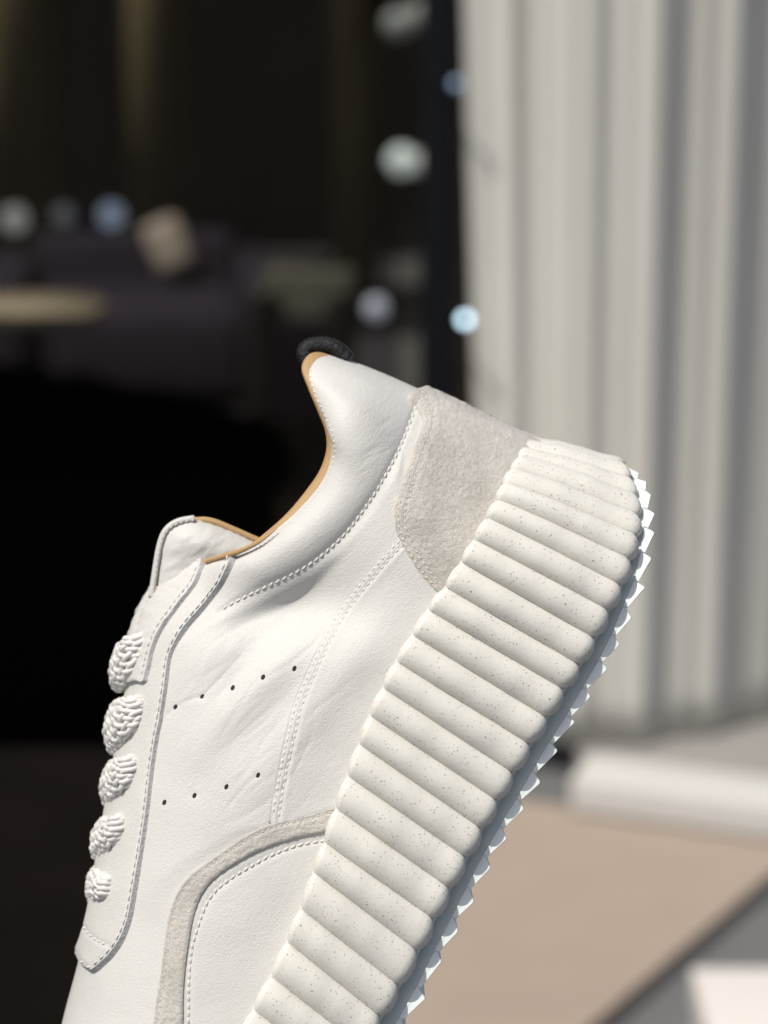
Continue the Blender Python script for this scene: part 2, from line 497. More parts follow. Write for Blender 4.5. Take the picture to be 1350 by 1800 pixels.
# ------------------------------------------------------------------ panels sewn onto the upper
def panel(name, outline, th, mats, lift=0.0, ew=5.0, res=4.0, holes=(), grooves=(), closed_smooth=False, mirror=False, skirt=-3.0, extra=None, edge_h=0.62, splay=0.0, soft=False, parent=None, label=None):
    out = np.asarray(outline, float)
    ring = []
    nb = len(out)
    # resample the outline edge by edge
    for a, b in zip(out, np.roll(out, -1, 0)):
        L = np.linalg.norm(b - a); k = max(1, int(round(L / res)))
        for j in range(k):
            ring.append(a + (b - a) * j / k)
    ring = np.array(ring)
    ring0 = ring.copy()
    if splay:
        tg = np.roll(ring, -1, 0) - np.roll(ring, 1, 0); tg /= np.linalg.norm(tg, axis=1, keepdims=True) + 1e-9
        nr = np.stack([tg[:, 1], -tg[:, 0]], 1)
        ar = 0.5 * np.sum(ring[:, 0] * np.roll(ring[:, 1], -1) - np.roll(ring[:, 0], -1) * ring[:, 1])
        if ar < 0: nr = -nr
        ring = ring - nr * splay
    lo, hi = ring.min(0), ring.max(0)
    gx, gy = np.meshgrid(np.arange(lo[0], hi[0], res), np.arange(lo[1], hi[1], res * 0.866))
    gx = gx + (np.arange(gx.shape[0])[:, None] % 2) * res * 0.5
    gp = np.stack([gx.ravel(), gy.ravel()], 1)
    gp += rng.uniform(-0.12, 0.12, gp.shape) * res
    loop = np.concatenate([ring, ring[:1]])
    ok = inside(gp, ring)
    gp = gp[ok]
    gp = gp[seg_dist(gp, loop) > res * 0.55]
    hole_rings = []
    for (hx, hy, ra, rb, ang) in holes:
        t = np.linspace(0, 2 * np.pi, 14, endpoint=False)
        e = np.stack([ra * np.cos(t), rb * np.sin(t)], 1)
        c, s = math.cos(ang), math.sin(ang)
        e = e @ np.array([[c, s], [-s, c]]) + (hx, hy)
        e2 = (e - (hx, hy)) * 1.45 + (hx, hy)
        gp = gp[np.linalg.norm(gp - (hx, hy), axis=1) > max(ra, rb) * 1.9]
        gp = np.concatenate([gp, e2])
        hole_rings.append(e)
    P = np.concatenate([ring] + hole_rings + [gp])
    edges = [(k, (k + 1) % len(ring)) for k in range(len(ring))]
    off = len(ring); hidx = []
    for e in hole_rings:
        ids = list(range(off, off + len(e))); hidx.append(ids)
        edges += [(ids[k], ids[(k + 1) % len(ids)]) for k in range(len(ids))]
        off += len(e)
    cv, ce, cf, ov, oe, of = delaunay_2d_cdt([Vector(p) for p in P], edges, [], 0, 1e-4)
    cvn = np.array([(v.x, v.y) for v in cv])
    tri = np.array([f for f in cf if len(f) == 3])
    cen = cvn[tri].mean(1)
    keep = inside(cen, ring)
    for e in hole_rings:
        keep &= ~inside(cen, e)
    tri = tri[keep]
    a, b, c = cvn[tri[:, 0]], cvn[tri[:, 1]], cvn[tri[:, 2]]
    area = (b[:, 0] - a[:, 0]) * (c[:, 1] - a[:, 1]) - (b[:, 1] - a[:, 1]) * (c[:, 0] - a[:, 0])
    tri = tri[np.abs(area) > 1e-3]; area = area[np.abs(area) > 1e-3]
    tri[area > 0] = tri[area > 0][:, ::-1]
    dist = seg_dist(cvn, loop)
    h = th * (edge_h + (1 - edge_h) * np.sqrt(np.clip(1 - (1 - np.clip(dist / ew, 0, 1)) ** 2, 0, 1)))
    if soft:
        ews = ew + np.clip((cvn[:, 1] - 1440) / 3.0, 0, 60)
        tq = np.clip(dist / ews, 0, 1); h = -0.6 + (th + 0.6) * tq * tq * (3 - 2 * tq)
    for g, dep, wid in grooves:
        h = h - dep * np.exp(-(seg_dist(cvn, g) / wid) ** 2)
    if extra is not None:
        h = h + extra(cvn, dist)
    for e in hole_rings:
        dd = np.linalg.norm(cvn - e.mean(0), axis=1)
        h = h - 0.9 * np.exp(-(dd / 7.0) ** 2)
    so, sn = surf(cvn)
    top = so + sn * (h + lift)[:, None]
    verts = [top]
    faces = tri.tolist()
    nmat = [0] * len(faces)
    cnt = len(top)
    inv = {}
    for k, src in enumerate(ov):
        for s_ in src:
            inv[s_] = k
    sharp = []
    def add_skirt(ids, depth, mi, at=None):
        nonlocal cnt
        ids = [inv[i] for i in ids]
        if at is None:
            low = so[ids] + sn[ids] * (lift + depth)
        else:
            lo_, ln_ = surf(at); low = lo_ + ln_ * (lift + depth)
        verts.append(low)
        n = len(ids)
        for k in range(n):
            k2 = (k + 1) % n
            faces.append([ids[k], ids[k2], cnt + k2, cnt + k]); nmat.append(mi)
            sharp.append((ids[k], ids[k2]))
        cnt += n
    add_skirt(range(len(ring)), skirt, 1 if len(mats) > 1 else 0, ring0 if splay else None)
    for ids in hidx:
        add_skirt(ids[::-1], -0.6, 0)
    VV = np.concatenate(verts)
    if mirror:
        MV = VV.copy(); MV[:, 2] = 2 * DM - MV[:, 2]
        k0 = len(VV)
        faces += [[i + k0 for i in f[::-1]] for f in faces]; nmat += nmat
        VV = np.concatenate([VV, MV])
    me = smesh(name, VV, faces)
    me.polygons.foreach_set('material_index', nmat)
    sh = set(tuple(sorted(e)) for e in sharp)
    flags = [tuple(sorted(e.vertices)) in sh for e in me.edges]
    at = me.attributes.get('sharp_edge') or me.attributes.new('sharp_edge', 'BOOLEAN', 'EDGE')
    at.data.foreach_set('value', flags)
    return link(name, me, list(mats), parent or root, label)

def S1(*pts, step=5):
    return even(pts, step)

stitch_runs = []
suede_runs = []
def stitches(line, lift, length=8.5, gap=3.6, width=2.3, tilt=0.18, sink=0.3, runs=None):
    """little rounds of thread lying in the groove along a line of the elevation"""
    length += 1.8; gap -= 1.6; width *= 0.92; tilt += 0.1
    pitch = length + gap
    c = even(line, 1.0)
    pos = np.arange(pitch * 0.5, len(c) - pitch * 0.5, pitch)
    if len(pos) == 0:
        return
    ctr = np.array([c[int(p)] for p in pos])
    tan = np.array([c[min(len(c) - 1, int(p) + 3)] - c[max(0, int(p) - 3)] for p in pos])
    tan /= np.linalg.norm(tan, axis=1, keepdims=True) + 1e-9
    o, n = surf(ctr)
    e, _ = surf(ctr + tan * 3)
    for k in range(len(ctr)):
        t3 = e[k] - o[k]; t3 /= np.linalg.norm(t3) + 1e-9
        b3 = np.cross(n[k], t3)
        al = tilt + rng.normal(0, 0.06)
        d = t3 * math.cos(al) + b3 * math.sin(al)
        (stitch_runs if runs is None else runs).append((o[k] + n[k] * (lift + sink), d, n[k], (length * 0.5) * rng.uniform(0.92, 1.05), width * rng.uniform(0.9, 1.1)))

EDGE = 3.0
# --- vamp quarter with its two rows of punched holes
holes = [(309.5,1243),(356,1224.7),(410,1210),(463,1191),(517.7,1175.6),(290,1411),(342.6,1399),(398.5,1383.5),(454,1363)]
SEAM = S1((703,940),(680,962),(657,988),(618,1036),(585,1083),(560,1129),(535,1182),(513,1236),(499,1289),(488,1332),(478,1383),(468,1445))
STAY_R = S1((415,972),(417,981),(403,1012),(389,1036),(361,1072),(331,1107),(312,1140),(304,1165),(298,1212),(290,1263),(281,1311),(274,1359),(268,1413),(262,1458),(253,1513),(243,1570),(234,1617),(220,1654),(202,1681),(187,1696),(170,1710),(158,1706),(145,1694),(137,1677))
TOE_O = S1((618,1408),(598,1414.5),(546,1431),(484,1446),(434,1468),(380,1506),(339,1537),(314,1570),(301,1607),(293,1649),(285,1711),(277,1761),(272,1800),(262,1870),(250,1950))
TOE_I = S1((606,1458),(579,1462),(517,1475),(463,1493),(422,1514),(380,1543),(355,1574),(341,1612),(333,1657),(327,1699),(323,1748),(322,1800),(315,1870),(305,1950))
quarter_out = np.concatenate([S1((352,1092),(410,1063),(460,1038),(510,1014),(555,987),(602,946),(640,898),(672,848),(700,796),(716,760)), [(712,930)],
    SEAM[2:] + (34, 12), [(430,1478),(385,1512),(345,1540),(318,1573)], [(290,1660),(276,1780),(262,1900),(200,1900),(186,1750),(184,1680),(205,1600),(225,1500),(238,1400),(256,1263),(270,1180),(292,1130)]])
panel('quarter', quarter_out, 2.8, [M_LEATHER], ew=18, res=3.6, edge_h=0.0, skirt=-4.0, soft=True,
      holes=[(x, y, 3.5, 5.2, R(25)) for x, y in holes])
for x, y in holes:  # dark discs paint in the shade inside the holes
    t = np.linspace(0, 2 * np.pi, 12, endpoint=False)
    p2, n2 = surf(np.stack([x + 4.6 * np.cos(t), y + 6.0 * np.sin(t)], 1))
    link('hole_shade_disc', smesh('hole_shade_disc', p2 + n2 * 0.5, [list(range(12))[::-1]]), M_HOLE_SHADE, root)

# --- rear quarter, overlapping the seam with a double row
rear_out = np.concatenate([SEAM, [(480,1462),(520,1448),(580,1430),(605,1424),(640,1412),(683,1305),(740,1195),(800,1100)], [(795,1040),(765,1008),(738,968),(722,935)]])
row1 = SEAM + (9.5, 2.5); row2 = SEAM + (19.5, 5.5)
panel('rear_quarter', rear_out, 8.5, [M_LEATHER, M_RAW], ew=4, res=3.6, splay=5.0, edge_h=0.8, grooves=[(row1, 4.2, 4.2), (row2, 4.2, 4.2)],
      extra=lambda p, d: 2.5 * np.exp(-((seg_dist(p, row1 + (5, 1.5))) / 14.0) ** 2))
stitches(row1[2:-2], 6.4, 9.0, 3.4, 2.7); stitches(row2[3:-2], 6.4, 9.0, 3.4, 2.7)

# --- toe inlay panel and the suede band round it
inlay_out = np.concatenate([TOE_I + (-6, -8), [(305,1960),(395,1990),(470,1840),(520,1735),(560,1630),(600,1530),(622,1465)]])
TOE_S = S1((573,1477),(521,1487),(476,1504),(438,1525),(404,1546),(376,1570),(359,1599),(345,1640),(337,1672),(332,1732),(331,1800),(325,1870))
panel('toe_panel', inlay_out, 3.0, [M_LEATHER], ew=8, res=5.0, edge_h=0.3, grooves=[(TOE_S, 2.2, 4.5)])
stitches(TOE_S, 2.4, 9.5, 3.5, 2.5)
band_s = TOE_O[2:] + np.array((3.0, 8.0))
def inset(line, dist):
    t = np.gradient(line, axis=0); t /= np.linalg.norm(t, axis=1, keepdims=True) + 1e-9
    return line + np.stack([-t[:, 1], t[:, 0]], 1) * dist
band_s = inset(TOE_O, -8.0) if inside(inset(TOE_O, -8.0)[20:21], np.concatenate([TOE_O, TOE_I[::-1]]))[0] else inset(TOE_O, 8.0)
fuzz = lambda p, d: np.array([1.5 * noise.noise((x * 0.21, y * 0.21, 1.7)) + 1.0 * noise.noise((x * 0.5, y * 0.5, 4.2)) for x, y in p])
panel('suede_toe_band', np.concatenate([TOE_O, TOE_I[::-1]]), 10.5, [M_SUEDE, M_SUEDE], ew=5, res=3.2, grooves=[(band_s, 3.2, 3.0)], extra=fuzz)
stitches(band_s[3:], 7.6, 7.0, 4.0, 1.8, runs=suede_runs)

# --- suede heel counter, wrapping round the back
CNT = S1((722,690),(716,699),(729,716),(740,738),(738,759),(728,784),(715,820),(702,862),(694,891),(694,923),(701,948),(718,983),(743,1019),(768,1046))
cnt_out = np.concatenate([CNT, [(800,1075),(838,1012),(872,960),(905,905),(935,850),(958,800),(964,770)], [(900,755),(836,722),(790,697),(764,684),(748,682)]])
cs1 = inset(CNT, -8.0) if inside(inset(CNT, -8.0)[30:31], cnt_out)[0] else inset(CNT, 8.0)
cs2 = CNT + (cs1 - CNT) * 2.4
panel('suede_heel_counter', cnt_out, 11.5, [M_SUEDE, M_SUEDE], ew=5, splay=1.5, res=3.6, grooves=[(cs1, 2.0, 3.2), (cs2, 1.8, 3.2)], extra=fuzz, mirror=True)
stitches(cs1[4:], 9.8, 7.0, 4.0, 1.9, runs=suede_runs); stitches(cs2[4:], 9.8, 7.0, 4.0, 1.9, runs=suede_runs)

# --- collar stitching
stitches(C_STITCH, 0.9, 9.5, 3.2, 2.3)

# --- the eyestay in two layers
stay_left = S1((139,1666),(146,1648),(157,1608),(166,1560),(179,1482),(193,1402),(206,1332),(218,1262),(229,1197),(238,1142),(250,1092),(275,1047),(314,1019),(359,999),(402,986))
stay_out = np.concatenate([STAY_R, stay_left])
def offs(line, poly, dist):
    c = inset(line, dist)
    return c if inside(c[len(c) // 2:len(c) // 2 + 1], poly)[0] else inset(line, -dist)
st_s = offs(STAY_R, stay_out, 7.0)
cross_s = S1((158,1630),(164,1640),(176,1652),(190,1660),(200,1664))
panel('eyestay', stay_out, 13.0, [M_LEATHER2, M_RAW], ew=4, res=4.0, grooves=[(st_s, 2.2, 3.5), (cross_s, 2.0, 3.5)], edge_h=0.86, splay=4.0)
stitches(st_s[2:-1], 12.6, 10.5, 4.0, 1.8, 0.05); stitches(cross_s, 12.6, 6.0, 2.5, 2.2)
TAB_R = S1((345,986),(366,991),(368,1004),(355,1033),(327,1069),(299,1108),(284,1140),(276,1175),(270,1202))
tab_out = np.concatenate([TAB_R, [(264,1206),(250,1203),(236,1206),(226,1208)], S1((228,1182),(236,1140),(247,1092),(262,1058),(285,1030),(318,1006))])
tab_s = offs(TAB_R, tab_out, 8.0)
tab_t = S1((352,1000),(322,1019),(296,1039),(275,1066),(262,1095),(257,1118))
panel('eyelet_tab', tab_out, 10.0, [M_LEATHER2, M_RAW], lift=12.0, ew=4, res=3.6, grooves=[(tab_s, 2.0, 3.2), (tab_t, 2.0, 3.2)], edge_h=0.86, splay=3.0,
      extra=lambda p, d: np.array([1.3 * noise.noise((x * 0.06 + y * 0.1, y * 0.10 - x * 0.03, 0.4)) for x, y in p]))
stitches(tab_s[3:-2], 21.6, 8.0, 3.5, 1.9); stitches(tab_t, 21.6, 8.0, 4.0, 1.9)

# ------------------------------------------------------------------ tubes, lofts
def frames(path):
    p = np.asarray(path, float)
    t = np.gradient(p, axis=0); t /= np.linalg.norm(t, axis=1, keepdims=True) + 1e-9
    return p, t

def tube(path, rad, seg=10, ref=(0, 0, -1), flat=1.0):
    """verts, faces of a tube; rad may vary along it"""
    p, t = frames(path)
    rad = np.broadcast_to(np.asarray(rad, float), (len(p),))
    ref = np.asarray(ref, float)
    vs, fs = [], []
    for k in range(len(p)):
        e1 = ref - t[k] * (ref @ t[k]); e1 /= np.linalg.norm(e1) + 1e-9
        e2 = np.cross(t[k], e1)
        for j in range(seg):
            a = 2 * np.pi * j / seg
            vs.append(p[k] + rad[k] * (math.cos(a) * e1 + math.sin(a) * e2 * flat))
    for k in range(len(p) - 1):
        for j in range(seg):
            j2 = (j + 1) % seg
            fs.append([k * seg + j, k * seg + j2, (k + 1) * seg + j2, (k + 1) * seg + j])
    fs.append(list(range(seg))[::-1]); fs.append([(len(p) - 1) * seg + j for j in range(seg)])
    return vs, fs

# ------------------------------------------------------------------ collar: tan binding and lining
ic = np.arange(4, int(np.argmin(abs(aa - 10.6))), 3)
rim = G[ic, -1, :].copy()
out2 = COLLAR[ic] - BTc[ic, 0:2]; out2 /= np.linalg.norm(out2, axis=1, keepdims=True)
# lining: rolls over the edge, then falls into the shoe
prof_l = [(-3, -1.5), (5, 1), (11, 7), (14, 16), (12, 27), (2, 36), (-22, 40), (-50, 44), (-95, 46), (-160, 44), (-240, 40)]   # along the section, inwards
LV = []
for k, i in enumerate(ic):
    half = DM - rim[k, 2]
    row = []
    fr = np.clip((aa[i] - 7.4) / 3.0, 0, 1)
    for al, inn in prof_l:
        sc_ = min(1.0, half / 60.0) * (1 - 0.7 * fr)
        pt = rim[k] + np.array([out2[k, 0] * al * (1 if al < 0 else 1 - 0.85 * fr), out2[k, 1] * al * (1 if al < 0 else 1 - 0.85 * fr), inn * sc_])
        row.append(pt)
    LV.append(row)
LV = np.array(LV)
nl, ml = LV.shape[:2]
li = np.arange(nl * ml).reshape(nl, ml)
lf = np.stack([li[:-1, :-1], li[:-1, 1:], li[1:, 1:], li[1:, :-1]], -1).reshape(-1, 4).tolist()
mv = LV.reshape(-1, 3).copy(); mv[:, 2] = 2 * DM - mv[:, 2]
lf2 = [[i + nl * ml for i in f[::-1]] for f in lf]
bridge = []
for j in range(ml - 1):                                     # round the back of the heel
    bridge.append([int(li[0, j]), int(li[0, j]) + nl * ml, int(li[0, j + 1]) + nl * ml, int(li[0, j + 1])])
lining = link('collar_lining', smesh('collar_lining', np.concatenate([LV.reshape(-1, 3), mv]), lf + lf2 + bridge), M_TAN, root)
bp = S1((488,931),(472,944),(455,956),(425,970),(395,980),(360,991),(330,1007),(300,1028),(276,1049), step=4)
bo, bn = surf(bp + (4, 5))
bp = bp - (1.5, 2)
v, f = tube(np.concatenate([bp, bo[:, 2:3] - 6], 1), np.interp(np.linspace(0, 1, len(bp)), [0, .2, .35, .6, 1], [1, 3.5, 5.5, 5.5, 2]), 10)
link('collar_binding', smesh('collar_binding', v, f), M_TAN, root)
# stitches where leather meets lining
rim_in = COLLAR[ic] - out2 * 5.0
stitches(rim_in[10:], 0.4, 5.0, 4.2, 1.5, 0.5)

# --- tongue standing up behind the eyestay
TO = S1((262,1075),(270,1020),(279,960),(290,930),(312,914),(340,909),(372,917),(408,931),(440,945),(478,962), step=7)
t_out = np.concatenate([TO, [(450,1010),(390,1030),(340,1060),(300,1100)]])
def tongue():
    ring = t_out
    lo, hi = ring.min(0), ring.max(0)
    gx, gy = np.meshgrid(np.arange(lo[0], hi[0], 6.0), np.arange(lo[1], hi[1], 6.0))
    gp = np.stack([gx.ravel(), gy.ravel()], 1)
    loop = np.concatenate([ring, ring[:1]])
    gp = gp[inside(gp, ring)]; gp = gp[seg_dist(gp, loop) > 2.5]
    P = np.concatenate([ring, gp])
    cv, ce, cf, ov, oe, of = delaunay_2d_cdt([Vector(p) for p in P], [(k, (k + 1) % len(ring)) for k in range(len(ring))], [], 1, 1e-4)
    c = np.array([(v.x, v.y) for v in cv])
    d = seg_dist(c, TO)
    near = DM - 25 - 55 * np.sqrt(np.clip(1 - (1 - np.clip(d / 46, 0, 1)) ** 2, 0, 1))
    near -= 12 * np.exp(-((c[:, 0] - 350) / 45) ** 2 - ((c[:, 1] - 955) / 30) ** 2)
    near += np.array([3.0 * noise.noise((x * 0.03 - y * 0.02, y * 0.085 + x * 0.05, 9.0)) for x, y in c])
    V1 = np.concatenate([c, near[:, None]], 1)
    V2 = V1.copy(); V2[:, 2] = 2 * DM - V2[:, 2]
    F = [list(f) for f in cf]
    n = len(c)
    b = [k for k in range(n) if d[k] < 0.01]
    ids = {}
    for k, src in enumerate(ov):
        for s_ in src:
            ids[s_] = k
    F1 = [f[::-1] for f in F] + [[i + n for i in f] for f in F]
    for k in range(len(ring)):
        a_, b_ = ids[k], ids[(k + 1) % len(ring)]
        F1.append([a_, b_, b_ + n, a_ + n])
    return V1, V2, F1
V1, V2, F1 = tongue()
tng = link('tongue', smesh('tongue', np.concatenate([V1, V2]), F1), M_LEATHER, root)
pth = S1((266,1050),(271,1015),(280,962),(291,933),(312,917),(342,911), step=5)
v, f = tube(np.concatenate([pth, np.full((len(pth), 1), DM - 58)], 1), 7.0, 12, flat=0.8)
link('rim', smesh('rim', v, f), M_LEATHER2, tng)
pth = S1((336,912),(372,916),(408,930),(440,944),(476,960), step=5)
v, f = tube(np.concatenate([pth, np.full((len(pth), 1), DM - 42)], 1), np.interp(np.linspace(0, 1, len(pth)), [0, .15, 1], [2.5, 6, 6]), 10)
link('lining_edge', smesh('lining_edge', v, f), M_TAN, tng)
for pnt in even(np.array([(272,1012),(279,968),(287,942),(300,926),(318,917),(338,913)], float), 10.5):
    stitch_runs.append((np.array([pnt[0] + 1, pnt[1] + 1, DM - 64.5]), np.array([0.35, -0.93, 0]), np.array([0, 0, -1.0]), 3.4, 1.5))

# --- black webbing loop on top of the heel
arch = S1((540,638),(534,620),(542,609),(560,605),(579,607),(595,614),(612,630), step=3)
wv, wf = [], []
p2, t2 = frames(arch)
prof_w = [(-58, 0), (-55, 9), (-40, 12), (0, 13), (40, 12), (55, 9), (58, 0), (55, -12), (40, -14), (0, -14), (-40, -14), (-55, -12)]
for k in range(len(p2)):
    nrm = np.array([t2[k, 1], -t2[k, 0]])
    wob = 1.3 * (1 if k % 2 else -1)
    for j, (dz, h) in enumerate(prof_w):
        hh = h + (wob if h > 0 else 0) * (1 if j % 2 else -1)
        wv.append((p2[k, 0] + nrm[0] * hh, p2[k, 1] + nrm[1] * hh, DM - 8 + dz))
m_ = len(prof_w)
for k in range(len(p2) - 1):
    for j in range(m_):
        j2 = (j + 1) % m_
        wf.append([k * m_ + j, k * m_ + j2, (k + 1) * m_ + j2, (k + 1) * m_ + j])
wf.append(list(range(m_))[::-1]); wf.append([(len(p2) - 1) * m_ + j for j in range(m_)])
link('pull_tab', smesh('pull_tab', wv, wf), M_BLACK, root)

# ------------------------------------------------------------------ laces: braided, crossing over the throat
def lace(eye, lx, ybot, w1, seed):
    """from the eyelet over the ridge of the instep to the other side"""
    r_ = np.random.RandomState(seed)
    oe, ne = surf(np.array([eye])); de = oe[0][2]
    yc = ybot - w1 / 2
    ex, ey = eye
    x3 = lx + 15
    ctl = [(ex + 5, ey - 1, de + 12), (ex - 4, ey + 1, de - 11), (ex * .68 + x3 * .32, ey * .78 + yc * .22, de - 14), (ex * .28 + x3 * .72, ey * .38 + yc * .62, de * .62 + DM * .38 - 30),
           (x3, yc, DM - 22), (x3 + 3, yc + 5, DM + 60), (x3 + 34, yc + 8, DM + 150)]
    path = even(ctl, 4.0)
    p, t = frames(path)
    n = len(p)
    u = np.linspace(0, 1, n)
    width = np.interp(u, [0, 0.05, 0.13, 0.30, 0.45, 1], [20, 32, w1 * 0.66, w1 * 0.93, w1, w1 * 0.9]) * 0.5 - 3
    thick = np.interp(u, [0, 0.12, 0.3, 1], [10, 13, 15, 14])
    # width direction: along the instep, thickness outward
    wd = np.array([-0.10, 0.99, 0.04]); wd /= np.linalg.norm(wd)
    E1, E2 = [], []
    for k in range(n):
        e = wd - t[k] * (wd @ t[k]); e /= np.linalg.norm(e) + 1e-9
        E1.append(e); E2.append(np.cross(t[k], e))
    E1, E2 = np.array(E1), np.array(E2)
    vs, fs = [], []
    def ring_tube(c, rad, seg=6):
        b = len(vs)
        tt_ = np.gradient(c, axis=0); tt_ /= np.linalg.norm(tt_, axis=1, keepdims=True) + 1e-9
        for k in range(len(c)):
            a1 = np.cross(tt_[k], (0.3, 0.2, 0.9)); a1 /= np.linalg.norm(a1) + 1e-9
            a2 = np.cross(tt_[k], a1)
            for j in range(seg):
                a = 2 * np.pi * j / seg
                vs.append(c[k] + rad * (math.cos(a) * a1 + math.sin(a) * a2))
        for k in range(len(c) - 1):
            for j in range(seg):
                j2 = (j + 1) % seg
                fs.append([b + k * seg + j, b + k * seg + j2, b + (k + 1) * seg + j2, b + (k + 1) * seg + j])
    # core
    b = len(vs)
    for k in range(n):
        for j in range(14):
            a = 2 * np.pi * j / 14
            vs.append(p[k] + E1[k] * math.cos(a) * width[k] * 0.86 + E2[k] * math.sin(a) * thick[k] * 0.8)
    for k in range(n - 1):
        for j in range(14):
            j2 = (j + 1) % 14
            fs.append([b + k * 14 + j, b + k * 14 + j2, b + (k + 1) * 14 + j2, b + (k + 1) * 14 + j])
    fs.append([b + j for j in range(14)][::-1])
    # strands of the braid, half of them turning each way, weaving over and under
    NS = 11
    s = np.linspace(0, 1, n * 3)
    pi_ = np.stack([np.interp(s, u, p[:, c]) for c in range(3)], 1)
    e1i = np.stack([np.interp(s, u, E1[:, c]) for c in range(3)], 1)
    e2i = np.stack([np.interp(s, u, E2[:, c]) for c in range(3)], 1)
    wi = np.interp(s, u, width); ti = np.interp(s, u, thick)
    turns = n * 4.0 / 250.0
    for sg in (1, -1):
        for q_ in range(NS):
            ph = 2 * np.pi * (q_ / NS + sg * turns * s) + r_.uniform(-0.05, 0.05)
            lift_ = 2.3 * sg * np.cos(2 * np.pi * NS * turns * s)
            od = e1i * (np.cos(ph) * ti)[:, None] + e2i * (np.sin(ph) * wi)[:, None]
            od /= np.linalg.norm(od, axis=1, keepdims=True) + 1e-9
            wob_ = 1.1 * np.sin(s * 37 + r_.uniform(0, 6)) + 0.8 * np.sin(s * 71 + r_.uniform(0, 6))
            lift_ = lift_ + wob_
            c = pi_ + e1i * (np.cos(ph) * wi)[:, None] + e2i * (np.sin(ph) * ti)[:, None] + od * lift_[:, None]
            ring_tube(c, 4.9, 7)
    return link('lace', smesh('lace', vs, fs), M_LACE, root)

lace((258,1131), 199, 1214, 84, 1)
lace((249,1243), 189, 1324, 90, 2)
lace((236,1346), 182, 1419, 80, 3)
lace((216,1450), 165, 1513, 72, 4)
lace((194,1561), 156, 1590, 66, 5)

# ------------------------------------------------------------------ all thread in one piece
M_THREAD2 = plain('greige_thread', (0.54, 0.52, 0.49), 0.7, 0.2, 900, 0.10)
def build_stitches(runs, mat):
    vs, fs = [], []
    prof = [(-1.0, 0.25), (-0.72, 0.85), (0.0, 1.0), (0.72, 0.85), (1.0, 0.25)]
    seg = 6
    for o, d, n, hl, r in runs:
        b3 = np.cross(n, d); b3 /= np.linalg.norm(b3) + 1e-9
        n3 = np.cross(d, b3)
        b = len(vs)
        for s_, k in prof:
            for j in range(seg):
                a = 2 * np.pi * j / seg
                arch_ = -2.0 * s_ * s_
                vs.append(o + d * hl * s_ + n * arch_ + (b3 * math.cos(a) + n3 * math.sin(a)) * r * k)
        for i in range(len(prof) - 1):
            for j in range(seg):
                j2 = (j + 1) % seg
                fs.append([b + i * seg + j, b + i * seg + j2, b + (i + 1) * seg + j2, b + (i + 1) * seg + j])
        fs.append([b + j for j in range(seg)][::-1]); fs.append([b + (len(prof) - 1) * seg + j for j in range(seg)])
    return link('stitching', smesh('stitching', vs, fs), mat, root, kind='stuff')
build_stitches(stitch_runs, M_THREAD)
build_stitches(suede_runs, M_THREAD2)

# ------------------------------------------------------------------ midsole: a foam core and its ribs
EL = np.array([(922,779),(924,793),(921,808),(905,829),(891,855),(879,884),(861,915),(840,953),(817,992),(789,1036),(759,1076),(731,1120),(703,1167),
 (679,1213),(656,1262),(637,1312),(617,1368),(596,1425),(576,1485),(557,1538),(534,1602),(510,1660),(482,1721),(451,1779),(421,1838),(392,1895),
 (364,1950),(338,2005),(312,2060),(286,2115),(260,2170),(236,2225),(213,2280),(192,2330),(172,2378),(156,2420),(144,2458)], float)
ER = np.array([(1098,822),(1113,848),(1122,880),(1127,916),(1124,955),(1113,998),(1097,1044),(1075,1089),(1051.5,1137),(1025,1184),(997,1227),(968,1277),
 (938,1324),(908,1374),(881,1423),(853,1472),(826,1523),(797,1577),(769,1631),(741,1687),(708,1748),(676,1803),(645,1857),(612,1912),(580,1966),(547,2020),
 (514,2074),(481,2126),(446,2178),(410,2228),(374,2276),(338,2322),(302,2364),(268,2404),(236,2440),(208,2470),(186,2494)], float)
NE = len(EL)
shift = np.interp(np.arange(NE), [0, 3, 7, NE], [0.0, 0.25, 0.8, 1.0])[:, None]
ER = ER + np.array((-17.0, -25.0)) * shift + np.array((-21.0, -8.0)) * (1 - shift)
xi = np.interp(np.arange(NE), [0,1,2,3,4,5,6,7,8,9], [4,16,32,58,88,119,155,198,240,245])
phi = np.arccos(np.clip(1 - xi / 240.0, 0, 1))               # angle round the heel
WM = np.interp(np.arange(NE), [0, 8, 14, 20, 26, 29, 32, 34, 35, 36], [250, 250, 270, 300, 318, 312, 270, 205, 150, 70])
toe_n = np.interp(np.arange(NE), [29, 36], [0, 75])           # the outline turns round the toe
BACK = np.array((0.45, -0.893))
def out_dir(i):
    """outward direction in plan, in drawing coordinates"""
    c, s = math.cos(phi[i]), math.sin(phi[i])
    if toe_n[i] > 0:
        a = R(toe_n[i]); return np.array([-BACK[0] * math.sin(a), -BACK[1] * math.sin(a), -math.cos(a)])
    return np.array([BACK[0] * c, BACK[1] * c, -s])
OUT = np.array([out_dir(i) for i in range(NE)])
HWM = WM * np.sin(phi)
AMP = 33.0

